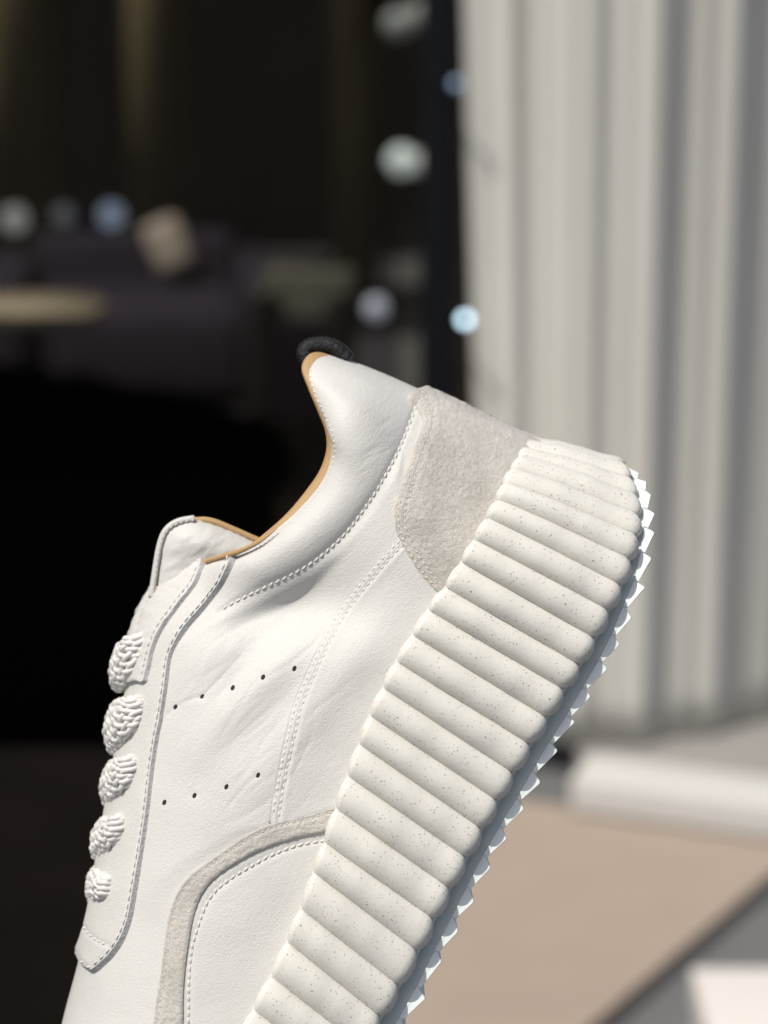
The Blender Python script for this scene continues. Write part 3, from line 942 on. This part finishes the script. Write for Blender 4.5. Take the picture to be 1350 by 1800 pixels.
midsole = None
def core():
    secs = []
    for i in range(NE):
        L, Rr = EL[i], ER[i]
        dr = (Rr - L) / np.linalg.norm(Rr - L)
        d0 = DM - HWM[i]
        o = OUT[i]
        def pt(P, out_, ds):
            return np.array([P[0] + o[0] * out_, P[1] + o[1] * out_, d0 + (-o[2]) * -out_ + ds])
        # from the top inner edge round the outside to the bottom inner edge
        sec = [(L - dr * 2, -60), (L - dr * 9, -16), (L - dr * 6, -5), (L, 0.5), (L * .75 + Rr * .25, 3), (L * .5 + Rr * .5, 4.5), (L * .25 + Rr * .75, 4), (Rr + dr * 8, 1), (Rr + dr * 14, -3), (Rr + dr * 17, -12), (Rr + dr * 18, -60)]
        secs.append([pt(P, ou, 0) for P, ou in sec])
    # near side then the mirrored far side, one closed ring per section
    vs, fs = [], []
    m = len(secs[0])
    for s_ in secs:
        for p_ in s_: vs.append(p_)
        for p_ in reversed(s_): vs.append(np.array([p_[0], p_[1], 2 * DM - p_[2]]))
    M2 = 2 * m
    for i in range(NE - 1):
        for j in range(M2):
            j2 = (j + 1) % M2
            fs.append([i * M2 + j, (i + 1) * M2 + j, (i + 1) * M2 + j2, i * M2 + j2])
    for e in (0, NE - 1):
        for j in range(m - 1):
            a, b, c, d = e * M2 + j, e * M2 + j + 1, e * M2 + M2 - 2 - j, e * M2 + M2 - 1 - j
            fs.append([a, b, c, d] if e == 0 else [d, c, b, a])
    return link('midsole', smesh('midsole', vs, fs), M_FOAM, root)
midsole = core()

def rib_mesh(i, mirror=False, backrib=False):
    """one half-round rib with rounded ends"""
    NU, caps, NWm = 14, 6, 16
    r_ = np.random.RandomState(100 + i)
    rows = []
    ws = [('l', k / caps) for k in range(caps)] + [('m', k / NWm) for k in range(NWm + 1)] + [('r', (k + 1) / caps) for k in range(caps)]
    if backrib:
        L0 = np.array([*EL[0], DM - HWM[0]]); R0 = np.array([*ER[0], DM - HWM[0]])
        L1 = L0.copy(); L1[2] = DM + HWM[0]; R1 = R0.copy(); R1[2] = DM + HWM[0]
        o0 = o1 = np.array([BACK[0], BACK[1], 0])
    else:
        L0 = np.array([*EL[i], DM - HWM[i]]); R0 = np.array([*ER[i], DM - HWM[i]])
        L1 = np.array([*EL[i + 1], DM - HWM[i + 1]]); R1 = np.array([*ER[i + 1], DM - HWM[i + 1]])
        o0, o1 = OUT[i], OUT[i + 1]
    dL = (R0 + R1 - L0 - L1); Ln = np.linalg.norm(dL) / 2; dL = dL / np.linalg.norm(dL)
    amp0 = AMP * (0.62 if (backrib or i < 2) else (0.8 if i < 4 else 1.0))
    wob = r_.normal(0, 1, 8)
    for kind, w in ws:
        if kind == 'l':
            psi = (1 - w) * math.pi / 2; wc = 0.0; ext = -13 * math.sin(psi); sc_ = math.cos(psi)
        elif kind == 'm':
            wc = w; ext = 0; sc_ = 1.0
        else:
            psi = w * math.pi / 2; wc = 1.0; ext = 24 * math.sin(psi); sc_ = math.cos(psi) ** 0.92
        sc_ = max(sc_, 0.02)
        A0 = L0 + (R0 - L0) * wc; A1 = L1 + (R1 - L1) * wc
        mid = (A0 + A1) / 2
        # the crest swells a little towards the ground and dips beside the upper
        am = amp0 * (0.80 + 0.2 * math.sin(math.pi * min(1, wc * 1.15))) * sc_
        am *= 1 + 0.03 * math.sin(wc * 9 + wob[0]) + 0.02 * math.sin(wc * 21 + wob[1])
        row = []
        for k in range(NU + 1):
            th_ = math.pi * k / NU
            u = 0.5 - 0.5 * math.cos(th_)
            u = 0.5 + (u - 0.5) * 1.08
            base = A0 + (A1 - A0) * u
            base = mid + (base - mid) * (sc_ if kind != 'm' else 1) + dL * ext
            o = o0 + (o1 - o0) * u; o = o / np.linalg.norm(o)
            row.append(base + o * (am * math.sin(th_) ** 0.85 - 3.0))
        rows.append(row)
    vs = [p_ for r in rows for p_ in r]
    n = NU + 1
    fs = []
    for a in range(len(rows) - 1):
        for b in range(NU):
            fs.append([a * n + b, a * n + b + 1, (a + 1) * n + b + 1, (a + 1) * n + b])
    vs = np.array(vs)
    if mirror:
        vs[:, 2] = 2 * DM - vs[:, 2]
        fs = [f[::-1] for f in fs]
    return smesh('rib', vs, fs)
link('rib', rib_mesh(0, backrib=True), M_FOAM, midsole)
for i in range(NE - 1):
    link('rib', rib_mesh(i), M_FOAM, midsole)
for i in range(0, NE - 1):
    link('rib', rib_mesh(i, mirror=True), M_FOAM, midsole)

# ------------------------------------------------------------------ outsole: a thin sheet cut into saw teeth across the shoe
TN = [(1105,822),(1121,842),(1135,862),(1138,895),(1139,929),(1133,973),(1121,1024),(1101,1070),(1081,1120),(1058,1165),(1030,1213),(1002,1261.6),(971.5,1309),(941,1360),(913.6,1408.6),
      (884,1457.5),(855,1508),(826,1564),(800,1616.5),(770,1675),(738,1739),(706,1795),(674,1848),(641,1902),(608,1956),(575,2010),(542,2063),(508,2116),(473,2168),(437,2219),(400,2268),(363,2315),(326,2358),(290,2399),(255,2436),(222,2468)]
TT = [(1124,832),(1137,847),(1145,871),(1152,903),(1151,936),(1146,981),(1135,1032),(1111,1086),(1090.5,1132.4),(1068.7,1176),(1039,1224),(1011,1269),(981,1320),(951,1376),(922,1421.6),
      (891,1475),(863,1526),(834,1585.6),(806,1637.7),(777,1690),(749,1755),(715,1810),(683,1863),(650,1917),(617,1971),(584,2025),(551,2078),(517,2131),(482,2183),(446,2234),(409,2283),(372,2330),(335,2373),(299,2414),(263,2450)]
TN = np.array(TN); TT = np.array(TT)
def near_depth(i):
    k = np.clip(i, 0, NE - 1)
    x = np.arange(NE)
    return DM - np.interp(k, x, HWM) + np.interp(k, [0, 3, 8], [0, 8, 22])
nt = len(TT)
def slab():
    vs, fs = [], []
    rows = []
    for i in range(len(TN)):
        t_i = i + 0.5
        k = min(NE - 1, max(0, i))
        d = near_depth(max(0.0, i - 0.6))
        P = TN[i]
        dr = (ER[k] - EL[k]); dr = dr / np.linalg.norm(dr)
        rows.append([(P - dr * 34, d + 26), (P - dr * 2, d + 1), (P + dr * 0.5, d + 3)])
    for r in rows:
        for P, d in r: vs.append((P[0], P[1], d))
        for P, d in reversed(r): vs.append((P[0], P[1], 2 * DM - d))
    for i in range(len(rows) - 1):
        for j in range(6):
            j2 = (j + 1) % 6
            fs.append([i * 6 + j, (i + 1) * 6 + j, (i + 1) * 6 + j2, i * 6 + j2])
    fs.append([0, 1, 2, 3, 4, 5]); e = (len(rows) - 1) * 6
    fs.append([e + 5, e + 4, e + 3, e + 2, e + 1, e])
    return link('outsole', smesh('outsole', vs, fs), M_RUBBER, root, smooth=False)
outsole = slab()
for i in range(nt):
    a, t, b = TN[i], TT[i], TN[i + 1]
    k = min(NE - 1, i)
    dr = (ER[k] - EL[k]); dr = dr / np.linalg.norm(dr)
    da, dt, db = near_depth(max(0, i - 0.6)), near_depth(max(0, i - 0.2)), near_depth(max(0, i + 0.4))
    # rounded tip
    t1 = t + (a - t) * 0.16; t2_ = t + (b - t) * 0.10; tm = (t * 2 + t1 + t2_) / 4
    ring = [(a - dr * 8, da), (a, da), (t1, dt), (tm, dt), (t2_, dt), (b, db), (b - dr * 8, db)]
    n = len(ring)
    bev = 2.0
    cen = np.mean([p_ for p_, _ in ring], 0)
    vs = []
    for p_, d in ring: vs.append((*(cen + (p_ - cen) * 0.93), d - 1.0))
    for p_, d in ring: vs.append((p_[0], p_[1], d + bev))
    for p_, d in ring: vs.append((p_[0], p_[1], 2 * DM - d))
    fs = [list(range(n))[::-1], [2 * n + j for j in range(n)]]
    for lv in range(2):
        for j in range(n):
            j2 = (j + 1) % n
            fs.append([lv * n + j, lv * n + j2, (lv + 1) * n + j2, (lv + 1) * n + j])
    link('tread_tooth', smesh('tread_tooth', vs, fs), M_RUBBER, outsole, smooth=False)

# ------------------------------------------------------------------ the place behind
def ray(px, py):
    v = Vector(((px - 675) / FPX, 0, 0)) + Vector((0, math.sin(R(PITCH)), math.cos(R(PITCH)))) * (-(py - 900) / FPX) + fwd
    return v
def on_z(px, py, z):
    r_ = ray(px, py); t = (z - CAM_H) / r_.z
    return Vector((0, 0, CAM_H)) + r_ * t
def at_y(px, py, y):
    r_ = ray(px, py); t = y / r_.y
    return Vector((0, 0, CAM_H)) + r_ * t

def boxm(name, lo, hi, bev=0.0):
    bm = bmesh.new()
    bmesh.ops.create_cube(bm, size=1.0)
    lo, hi = Vector(lo), Vector(hi)
    for v_ in bm.verts:
        v_.co = Vector([(lo[k] + hi[k]) / 2 + v_.co[k] * (hi[k] - lo[k]) for k in range(3)])
    if bev:
        bmesh.ops.bevel(bm, geom=bm.edges[:], offset=bev, segments=2, affect='EDGES', profile=0.6)
    me = bpy.data.meshes.new(name); bm.to_mesh(me); bm.free()
    return me

def thing(name, label, cat, location=(0, 0, 0), rz=0.0, group=None):
    o = bpy.data.objects.new(name, None)
    COL.objects.link(o)
    o.location = location; o.rotation_euler = (0, 0, rz)
    o['label'] = label; o['category'] = cat
    if group: o['group'] = group
    return o

def tag(o, label, cat, group=None):
    o['label'] = label; o['category'] = cat
    if group: o['group'] = group
    return o

GZ = -0.03
M_GROUND = plain('grey_paving', (0.125, 0.128, 0.13), 0.8, 0.2, 6, 0.12, 60, 0.3, 0.004)
M_BEIGE = plain('beige_stone', (0.31, 0.255, 0.21), 0.75, 0.2, 9, 0.08, 120, 0.3, 0.002)
M_SILL = plain('white_sill_paint', (0.50, 0.495, 0.475), 0.5, 0.35, 5, 0.04)
M_INFLOOR = plain('grey_display_floor', (0.27, 0.26, 0.245), 0.7, 0.2, 12, 0.06)
M_DARK = plain('dark_frame_metal', (0.007, 0.008, 0.010), 0.6, 0.1, 20, 0.1)
M_ROOM = plain('dark_room_wall', (0.12, 0.10, 0.075), 0.85, 0.1, 2, 0.3)
M_ROOMF = plain('dark_room_floor', (0.055, 0.05, 0.062), 0.6, 0.2, 3, 0.3)

g = bpy.data.meshes.new('ground')
g.from_pydata([(-60, -60, GZ), (60, -60, GZ), (60, 60, GZ), (-60, 60, GZ)], [], [[0, 1, 2, 3]])
link('ground', g, M_GROUND, smooth=False, kind='structure')

# beige doorstep slab, its right end cut on the skew
s1, s2 = on_z(1370, 1523, 0), on_z(1020, 1817, 0)
dv = (s1 - s2).normalized()
front = s2 - dv * 1.2
backp = s1 + dv * 0.10
sl_pts = [(front.x, front.y), (backp.x, backp.y), (-0.02, backp.y + 0.28), (-1.9, 3.632), (-1.9, front.y)]
def prism(name, pts, z0, z1):
    n = len(pts)
    vs = [(x, y, z0) for x, y in pts] + [(x, y, z1) for x, y in pts]
    fs = [list(range(n))[::-1], [n + j for j in range(n)]] + [[j, (j + 1) % n, n + (j + 1) % n, n + j] for j in range(n)]
    return mesh(name, vs, fs)
link('doorstep', prism('doorstep', sl_pts, GZ, 0.0), M_BEIGE, smooth=False, kind='structure')

M_MAT = plain('dark_mat_pile', (0.0055, 0.0042, 0.0035), 0.95, 0.05, 5, 0.5, 300, 0.6, 0.004)  # mat is added; its near edge is cut for a dark reflection in the pane
mt_r = on_z(150, 1800, 0.02).x + 0.12
mt_ = link('added_mat', prism('added_mat', [(-1.9, 3.618), (-1.9, -0.34), (-0.39, 0.96), (mt_r, 1.35), (mt_r, 3.618)], 0.001, 0.018), M_MAT, smooth=False)
tag(mt_, 'dark brown mat added in front of the dark window to darken its reflection', 'mat')
# white window sill
a_, b_ = on_z(1002, 1432, 0.0), on_z(1352, 1482, 0.0)
ang = math.atan2(b_.y - a_.y, b_.x - a_.x)
Lr = 2.6
sill = link('window_sill', boxm('window_sill', (0, 0, 0.004), (Lr, 0.12, 0.062), 0.004), M_SILL)
sill.location = (a_.x, a_.y, 0); sill.rotation_euler = (0, 0, ang)
tag(sill, 'low white painted window sill running below the pale curtain', 'sill')

# display floor behind the sill
fl = link('display_floor', prism('display_floor', [(a_.x + 0.03, a_.y + 0.10), (b_.x + 2.0, b_.y - 0.5), (b_.x + 2.0, 6.0), (a_.x + 0.03, 6.0)], GZ, 0.03), M_INFLOOR, smooth=False, kind='structure')

# curtain hanging in folds from a track
def curtain():
    c0 = at_y(824, 0, 3.62); c1 = at_y(1095, 900, 3.58); c2 = on_z(1350, 1258, 0.04)
    trk = np.array([(c0.x - 0.012, c0.y), (c0.x + 0.08, c0.y), (c1.x, c1.y + 0.0), (c2.x * .5 + c1.x * .5, c1.y * .55 + c2.y * .45), (c2.x, c2.y), (c2.x + 0.35, c2.y + 0.25), (c2.x + 0.9, c2.y + 0.5)])
    tr = even(trk, 0.004)
    t = np.gradient(tr, axis=0); t /= np.linalg.norm(t, axis=1, keepdims=True)
    nr = np.stack([-t[:, 1], t[:, 0]], 1)
    s_ = np.arange(len(tr)) * 0.004
    s_fold = float(s_[np.argmin(abs(tr[:, 0] - 0.468))])
    zs = np.linspace(0.036, 3.0, 40)
    vs = []
    for z in zs:
        zz = z / 3.0
        k = 1 + 0.10 * math.sin(z * 1.3)
        w = 0.0078 * np.sin(s_ * 2 * np.pi / 0.118 + 0.9 * np.sin(s_ * 9.0) + 0.12 * z) + 0.0036 * np.sin(s_ * 2 * np.pi / 0.047 + 1.3 + 0.2 * z) + 0.006 * np.sin(s_ * 2 * np.pi / 0.31 + 2.0) + 0.012 * np.exp(-((s_ - s_fold) / 0.016) ** 2) + 0.010 * np.exp(-((s_ - 0.105) / 0.012) ** 2) + 0.004 * np.exp(-((s_ - s_fold - 0.17) / 0.02) ** 2)
        p_ = tr + nr * (w * k)[:, None]
        # the free edge leans in a little towards the hem
        lean = np.exp(-s_ / 0.14) * 0.034 * min(1.0, max(-0.3, 1 - (z - 0.5) / 0.9))
        for j in range(len(tr)):
            vs.append((p_[j, 0] + lean[j] - 0.012 * 0, p_[j, 1], z))
    n = len(tr)
    fs = [[r * n + j, r * n + j + 1, (r + 1) * n + j + 1, (r + 1) * n + j] for r in range(len(zs) - 1) for j in range(n - 1)]
    me = mesh('curtain', vs, fs)
    m, nn, l, p = new_mat('pale_curtain_cloth')
    v = coords(nn, l, scale=(1, 1, 0.15))
    tx = N(nn, 'ShaderNodeTexNoise', Scale=14.0, Detail=3.0)
    l.new(v, tx.inputs['Vector'])
    mix = nn.new('ShaderNodeMix'); mix.data_type = 'RGBA'
    mix.inputs[6].default_value = (0.77, 0.75, 0.675, 1); mix.inputs[7].default_value = (0.82, 0.82, 0.785, 1)
    l.new(tx.outputs['Fac'], mix.inputs[0])
    l.new(mix.outputs[2], p.inputs['Base Color'])
    p.inputs['Roughness'].default_value = 0.9
    p.inputs['Specular IOR Level'].default_value = 0.1
    tr_ = nn.new('ShaderNodeBsdfTranslucent'); l.new(mix.outputs[2], tr_.inputs['Color'])
    ms = nn.new('ShaderNodeMixShader'); ms.inputs[0].default_value = 0.42
    l.new(p.outputs[0], ms.inputs[1]); l.new(tr_.outputs[0], ms.inputs[2])
    l.new(ms.outputs[0], nn['Material Output'].inputs['Surface'])
    o = link('curtain', me, m)
    md = o.modifiers.new('thick', 'SOLIDIFY'); md.thickness = 0.002
    return o
tag(curtain(), 'pale grey curtain hanging in long vertical folds behind the window', 'curtain')

# mullion between the dark glazing and the curtained window
p0 = at_y(778, 900, 3.50)
mu_ = link('window_post', boxm('window_post', (-0.035, -0.03, GZ), (0.02, 0.03, 3.4), 0.004), M_DARK)
mu_.location = (p0.x, 3.66, 0)
tag(mu_, 'black upright window post beside the pale curtain', 'post')

# panes
def glass(name, tint, refl):
    m, n, l, p = new_mat(name)
    n.remove(p)
    t = n.new('ShaderNodeBsdfTransparent'); t.inputs[0].default_value = (*tint, 1)
    gl = n.new('ShaderNodeBsdfGlossy'); gl.inputs['Roughness'].default_value = 0.02
    gl.inputs['Color'].default_value = (0.95, 0.88, 0.76, 1)
    fr = n.new('ShaderNodeFresnel'); fr.inputs['IOR'].default_value = refl
    ms = n.new('ShaderNodeMixShader')
    l.new(fr.outputs[0], ms.inputs[0]); l.new(t.outputs[0], ms.inputs[1]); l.new(gl.outputs[0], ms.inputs[2])
    l.new(ms.outputs[0], n['Material Output'].inputs['Surface'])
    return m
M_TINT = glass('tinted_glass', (0.72, 0.71, 0.69), 1.27)
gp_ = link('tinted_pane', boxm('tinted_pane', (-3.0, 3.640, GZ + 0.005), (p0.x - 0.036, 3.652, 3.4)), M_TINT, smooth=False)
tag(gp_, 'large dark tinted window pane left of the curtain', 'glass pane')

# the dim room behind the dark pane
def wall(name, lo, hi, m, **k):
    return link(name, boxm(name, lo, hi), m, smooth=False, kind='structure')
wall('room_floor', (-4.5, 3.70, GZ + 0.003), (p0.x - 0.04, 11.0, -0.05), M_ROOMF)
wall('room_wall', (-4.5, 10.8, -0.05), (0.48, 11.0, 3.2), M_ROOM)
wall('room_wall', (-4.7, 3.70, GZ + 0.002), (-4.5, 11.0, 3.4), M_ROOM)
for y0_, y1_ in ((3.70, 4.7), (6.3, 7.3), (8.3, 11.0)):              # two unseen gaps between, added to let sun onto furniture and columns
    wall('room_ceiling', (-4.5, y0_, 3.2), (p0.x + 0.02, y1_, 3.4), M_ROOM)
link('room_wall', prism('room_wall', [(p0.x + 0.02, 3.72), (p0.x + 0.06, 3.72), (0.56, 11.0), (0.50, 11.0)], GZ + 0.002, 3.4), M_ROOM, smooth=False, kind='structure')
wall('building_front', (-4.7, 3.60, 3.401), (p0.x + 0.02, 4.0, 4.6), M_ROOM)

# black counter just inside
ct = thing('counter', 'long black counter standing just inside the dark window', 'counter', (0, 0, 0))
c2 = at_y(430, 728, 4.05); c1 = on_z(0, 640, c2.z)
M_MATT = plain('black_felt', (0.005, 0.005, 0.006), 1.0, 0.0, 20, 0.1)
link('top', prism('top', [(-2.6, 3.72), (0.16, 3.72), (0.16, 3.86), (c2.x, c2.y), (c1.x, c1.y), (-2.6, c1.y + 0.4)], c2.z - 0.03, c2.z), M_MATT, ct, smooth=False)
link('front_panel', prism('front_panel', [(-2.55, 3.75), (0.13, 3.75), (0.13, 3.84), (c2.x, c2.y - 0.03), (c1.x, c1.y - 0.04), (-2.55, c1.y + 0.3)], -0.05, c2.z - 0.03), M_DARK, ct, smooth=False)

# small lit globe lamps deep in the room
lamp_spots = [(25, 385, 7.6, 0.060, (0.62, 0.72, 0.70), 0.28, 'globe lamp with a pale glow at the left end of the row of three'),
              (112, 378, 7.6, 0.045, (0.40, 0.50, 0.62), 0.12, 'dimmest globe lamp, in the middle of the row of three'),
              (196, 378, 7.6, 0.055, (0.32, 0.52, 0.86), 0.38, 'blue globe lamp at the right end of the row of three'),
              (706, 282, 7.0, 0.062, (0.55, 0.72, 0.74), 0.46, 'bright pale globe lamp high beside the window post'),
              (742, 286, 7.0, 0.050, (0.60, 0.66, 0.66), 0.24, 'dim whitish globe lamp touching a brighter one beside the post'),
              (661, 541, 6.6, 0.045, (0.42, 0.52, 0.74), 0.42, 'bluish globe lamp low down, above the black heel loop'),
              (700, 42, 7.0, 0.062, (0.34, 0.42, 0.44), 0.085, 'faint globe lamp nearest the ceiling'),
              (738, 28, 7.0, 0.060, (0.36, 0.42, 0.42), 0.085, 'faint globe lamp close to the ceiling and the post')]
def emit_lamp(k, px, py, y, r, col, st, lab):
    st *= 0.85; r *= 0.72; col = tuple(0.6 * c_ + 0.4 * sum(col) / 3 for c_ in col)
    c = at_y(px, py, y)
    t = thing('globe_lamp', lab, 'lamp', c, group='small lit globe lamps in the dark room')
    bm = bmesh.new(); bmesh.ops.create_uvsphere(bm, u_segments=16, v_segments=10, radius=r)
    me = bpy.data.meshes.new('globe'); bm.to_mesh(me); bm.free()
    link('globe', me, emit('lamp_glow', col, st * 1.9), t)
    v, f = tube([(0, 0, r * 0.95), (0, 0, 0.4 * (3.2 - c.z) + r), (0, 0, 3.2 - c.z - 0.002)], 0.004, 6, ref=(1, 0, 0))
    link('rod', mesh('rod', v, f), M_DARK, t)
for k, a in enumerate(lamp_spots):
    emit_lamp(k, *a)
# two glowing globes added by the curtain edge, standing in for glass reflections
for px, py, col, st, r, lab in ((818, 562, (0.50, 0.68, 0.80), 4.6, 0.008, 'bright blue glowing globe on the curtain edge, added for a glass reflection'), (803, 148, (0.25, 0.36, 0.52), 0.5, 0.008, 'dim blue glowing globe high at the curtain edge, added for a glass reflection')):
    c = at_y(px, py, 3.575)
    t = thing('globe_lamp', lab, 'lamp', c, group='small lit globe lamps in the dark room')
    bm = bmesh.new(); bmesh.ops.create_uvsphere(bm, u_segments=16, v_segments=10, radius=r)
    me = bpy.data.meshes.new('globe'); bm.to_mesh(me); bm.free()
    link('globe', me, emit('lamp_glow', col, st), t)
    v, f = tube([(-0.004, 0.004, 0), (-0.02, 0.02, 0.004), (-0.03, 0.055, 0.004)], 0.003, 6, ref=(0, 0, 1))
    link('arm', mesh('arm', v, f), M_DARK, t)

# columns, furniture
M_OLIVE = plain('olive_column_paint', (0.24, 0.205, 0.12), 0.8, 0.1, 3, 0.3)
M_OAK = plain('pale_table_wood', (0.44, 0.39, 0.29), 0.6, 0.2, 8, 0.1)
M_GREY = plain('grey_green_cloth', (0.12, 0.12, 0.10), 0.9, 0.1, 8, 0.2)
M_PURP = plain('dark_violet_cloth', (0.035, 0.03, 0.045), 0.9, 0.1, 8, 0.2)
M_CUSH = plain('beige_cushion_cloth', (0.46, 0.41, 0.36), 0.9, 0.1, 8, 0.1)
for px, y, w, lab in ((275, 8.6, 0.20, 'olive round column behind the table, nearer the left'), (625, 8.2, 0.17, 'olive round column above the grey armchair'), (40, 9.0, 0.30, 'thick brownish column at the left edge')):
    c = at_y(px, 400, y)
    t = thing('column', lab, 'column', (c.x, y, -0.05), group='round columns in the dark room')
    v, f = tube([(0, 0, 0.06), (0, 0, 1.5), (0, 0, 3.249)], w / 2, 20, ref=(1, 0, 0))
    link('shaft', mesh('shaft', v, f), M_OLIVE, t)
    v, f = tube([(0, 0, 0), (0, 0, 0.059)], w * 0.62, 20, ref=(1, 0, 0))
    link('base', mesh('base', v, f), M_DARK, t)

# round table with pale top
c = at_y(62, 535, 6.12)
t = thing('table', 'round pale wooden table at the left edge of the room', 'table', (c.x, c.y, -0.05))
tz = c.z + 0.05
v, f = tube([(0, 0, tz - 0.03), (0, 0, tz)], 0.19, 28, ref=(1, 0, 0)); link('top', mesh('top', v, f), M_OAK, t)
v, f = tube([(0, 0, 0.02), (0, 0, tz - 0.03)], 0.03, 12, ref=(1, 0, 0)); link('stem', mesh('stem', v, f), M_DARK, t)
v, f = tube([(0, 0, 0.0), (0, 0, 0.02)], 0.16, 20, ref=(1, 0, 0)); link('base', mesh('base', v, f), M_DARK, t)

# sofa with a cushion
c = at_y(300, 520, 6.78)
t = thing('sofa', 'dark violet sofa in the dim room', 'sofa', (c.x, c.y, -0.05), 0.1)
sz = c.z + 0.05
link('seat', boxm('seat', (-0.42, -0.35, 0.08), (0.20, 0.30, sz), 0.03), M_PURP, t)
link('backrest', boxm('backrest', (-0.42, 0.301, 0.08), (0.20, 0.46, sz + 0.14), 0.03), M_PURP, t)
link('armrest', boxm('armrest', (-0.56, -0.35, 0.08), (-0.421, 0.46, sz + 0.08), 0.03), M_PURP, t)
link('armrest', boxm('armrest', (0.201, -0.35, 0.08), (0.30, 0.46, sz + 0.08), 0.03), M_PURP, t)
for sx in (-0.48, 0.25):
    for sy in (-0.28, 0.38):
        link('leg', boxm('leg', (sx - 0.02, sy - 0.02, 0), (sx + 0.02, sy + 0.02, 0.08)), M_DARK, t)
c2_ = at_y(296, 432, 6.99)
cu = link('cushion', boxm('cushion', (-0.062, -0.035, -0.085), (0.062, 0.035, 0.085), 0.03), M_CUSH)
cu.location = (c2_.x, c2_.y, c2_.z); cu.rotation_euler = (R(-10), R(-20), 0.2)
tag(cu, 'small beige cushion leaning on the back of the dark sofa', 'cushion')

# armchair
c = at_y(535, 560, 6.0)
t = thing('armchair', 'boxy grey green armchair in the dim room', 'armchair', (c.x, c.y, -0.05), -0.1)
sz = at_y(535, 560, 6.0).z + 0.05; bz = at_y(535, 482, 6.0).z + 0.05
link('seat', boxm('seat', (-0.08, -0.2, 0.06), (0.08, 0.06, sz), 0.02), M_PURP, t)
link('backrest', boxm('backrest', (-0.125, 0.061, 0.06), (0.125, 0.15, bz), 0.02), M_GREY, t)
link('armrest', boxm('armrest', (-0.125, -0.2, 0.06), (-0.081, 0.06, sz + 0.08), 0.015), M_GREY, t)
link('armrest', boxm('armrest', (0.081, -0.2, 0.06), (0.125, 0.06, sz + 0.08), 0.015), M_GREY, t)
for sx in (-0.1, 0.1):
    for sy in (-0.17, 0.11):
        link('leg', boxm('leg', (sx - 0.012, sy - 0.012, 0), (sx + 0.012, sy + 0.012, 0.06)), M_DARK, t)

# white box on the grey paving, bottom right
M_CARD = plain('white_card', (0.60, 0.57, 0.545), 0.6, 0.2, 12, 0.03)
bt = at_y(1218, 1700, 2.47)
t = thing('white_box', 'plain white lidded box on the grey paving', 'box', (bt.x - 0.002, bt.y - 0.20, GZ), 0.0)
hz = bt.z - GZ
link('body', boxm('body', (0.004, 0.004, 0), (0.296, 0.196, hz - 0.05), 0.003), M_CARD, t)
link('lid', boxm('lid', (0, 0, hz - 0.049), (0.30, 0.20, hz), 0.004), M_CARD, t)
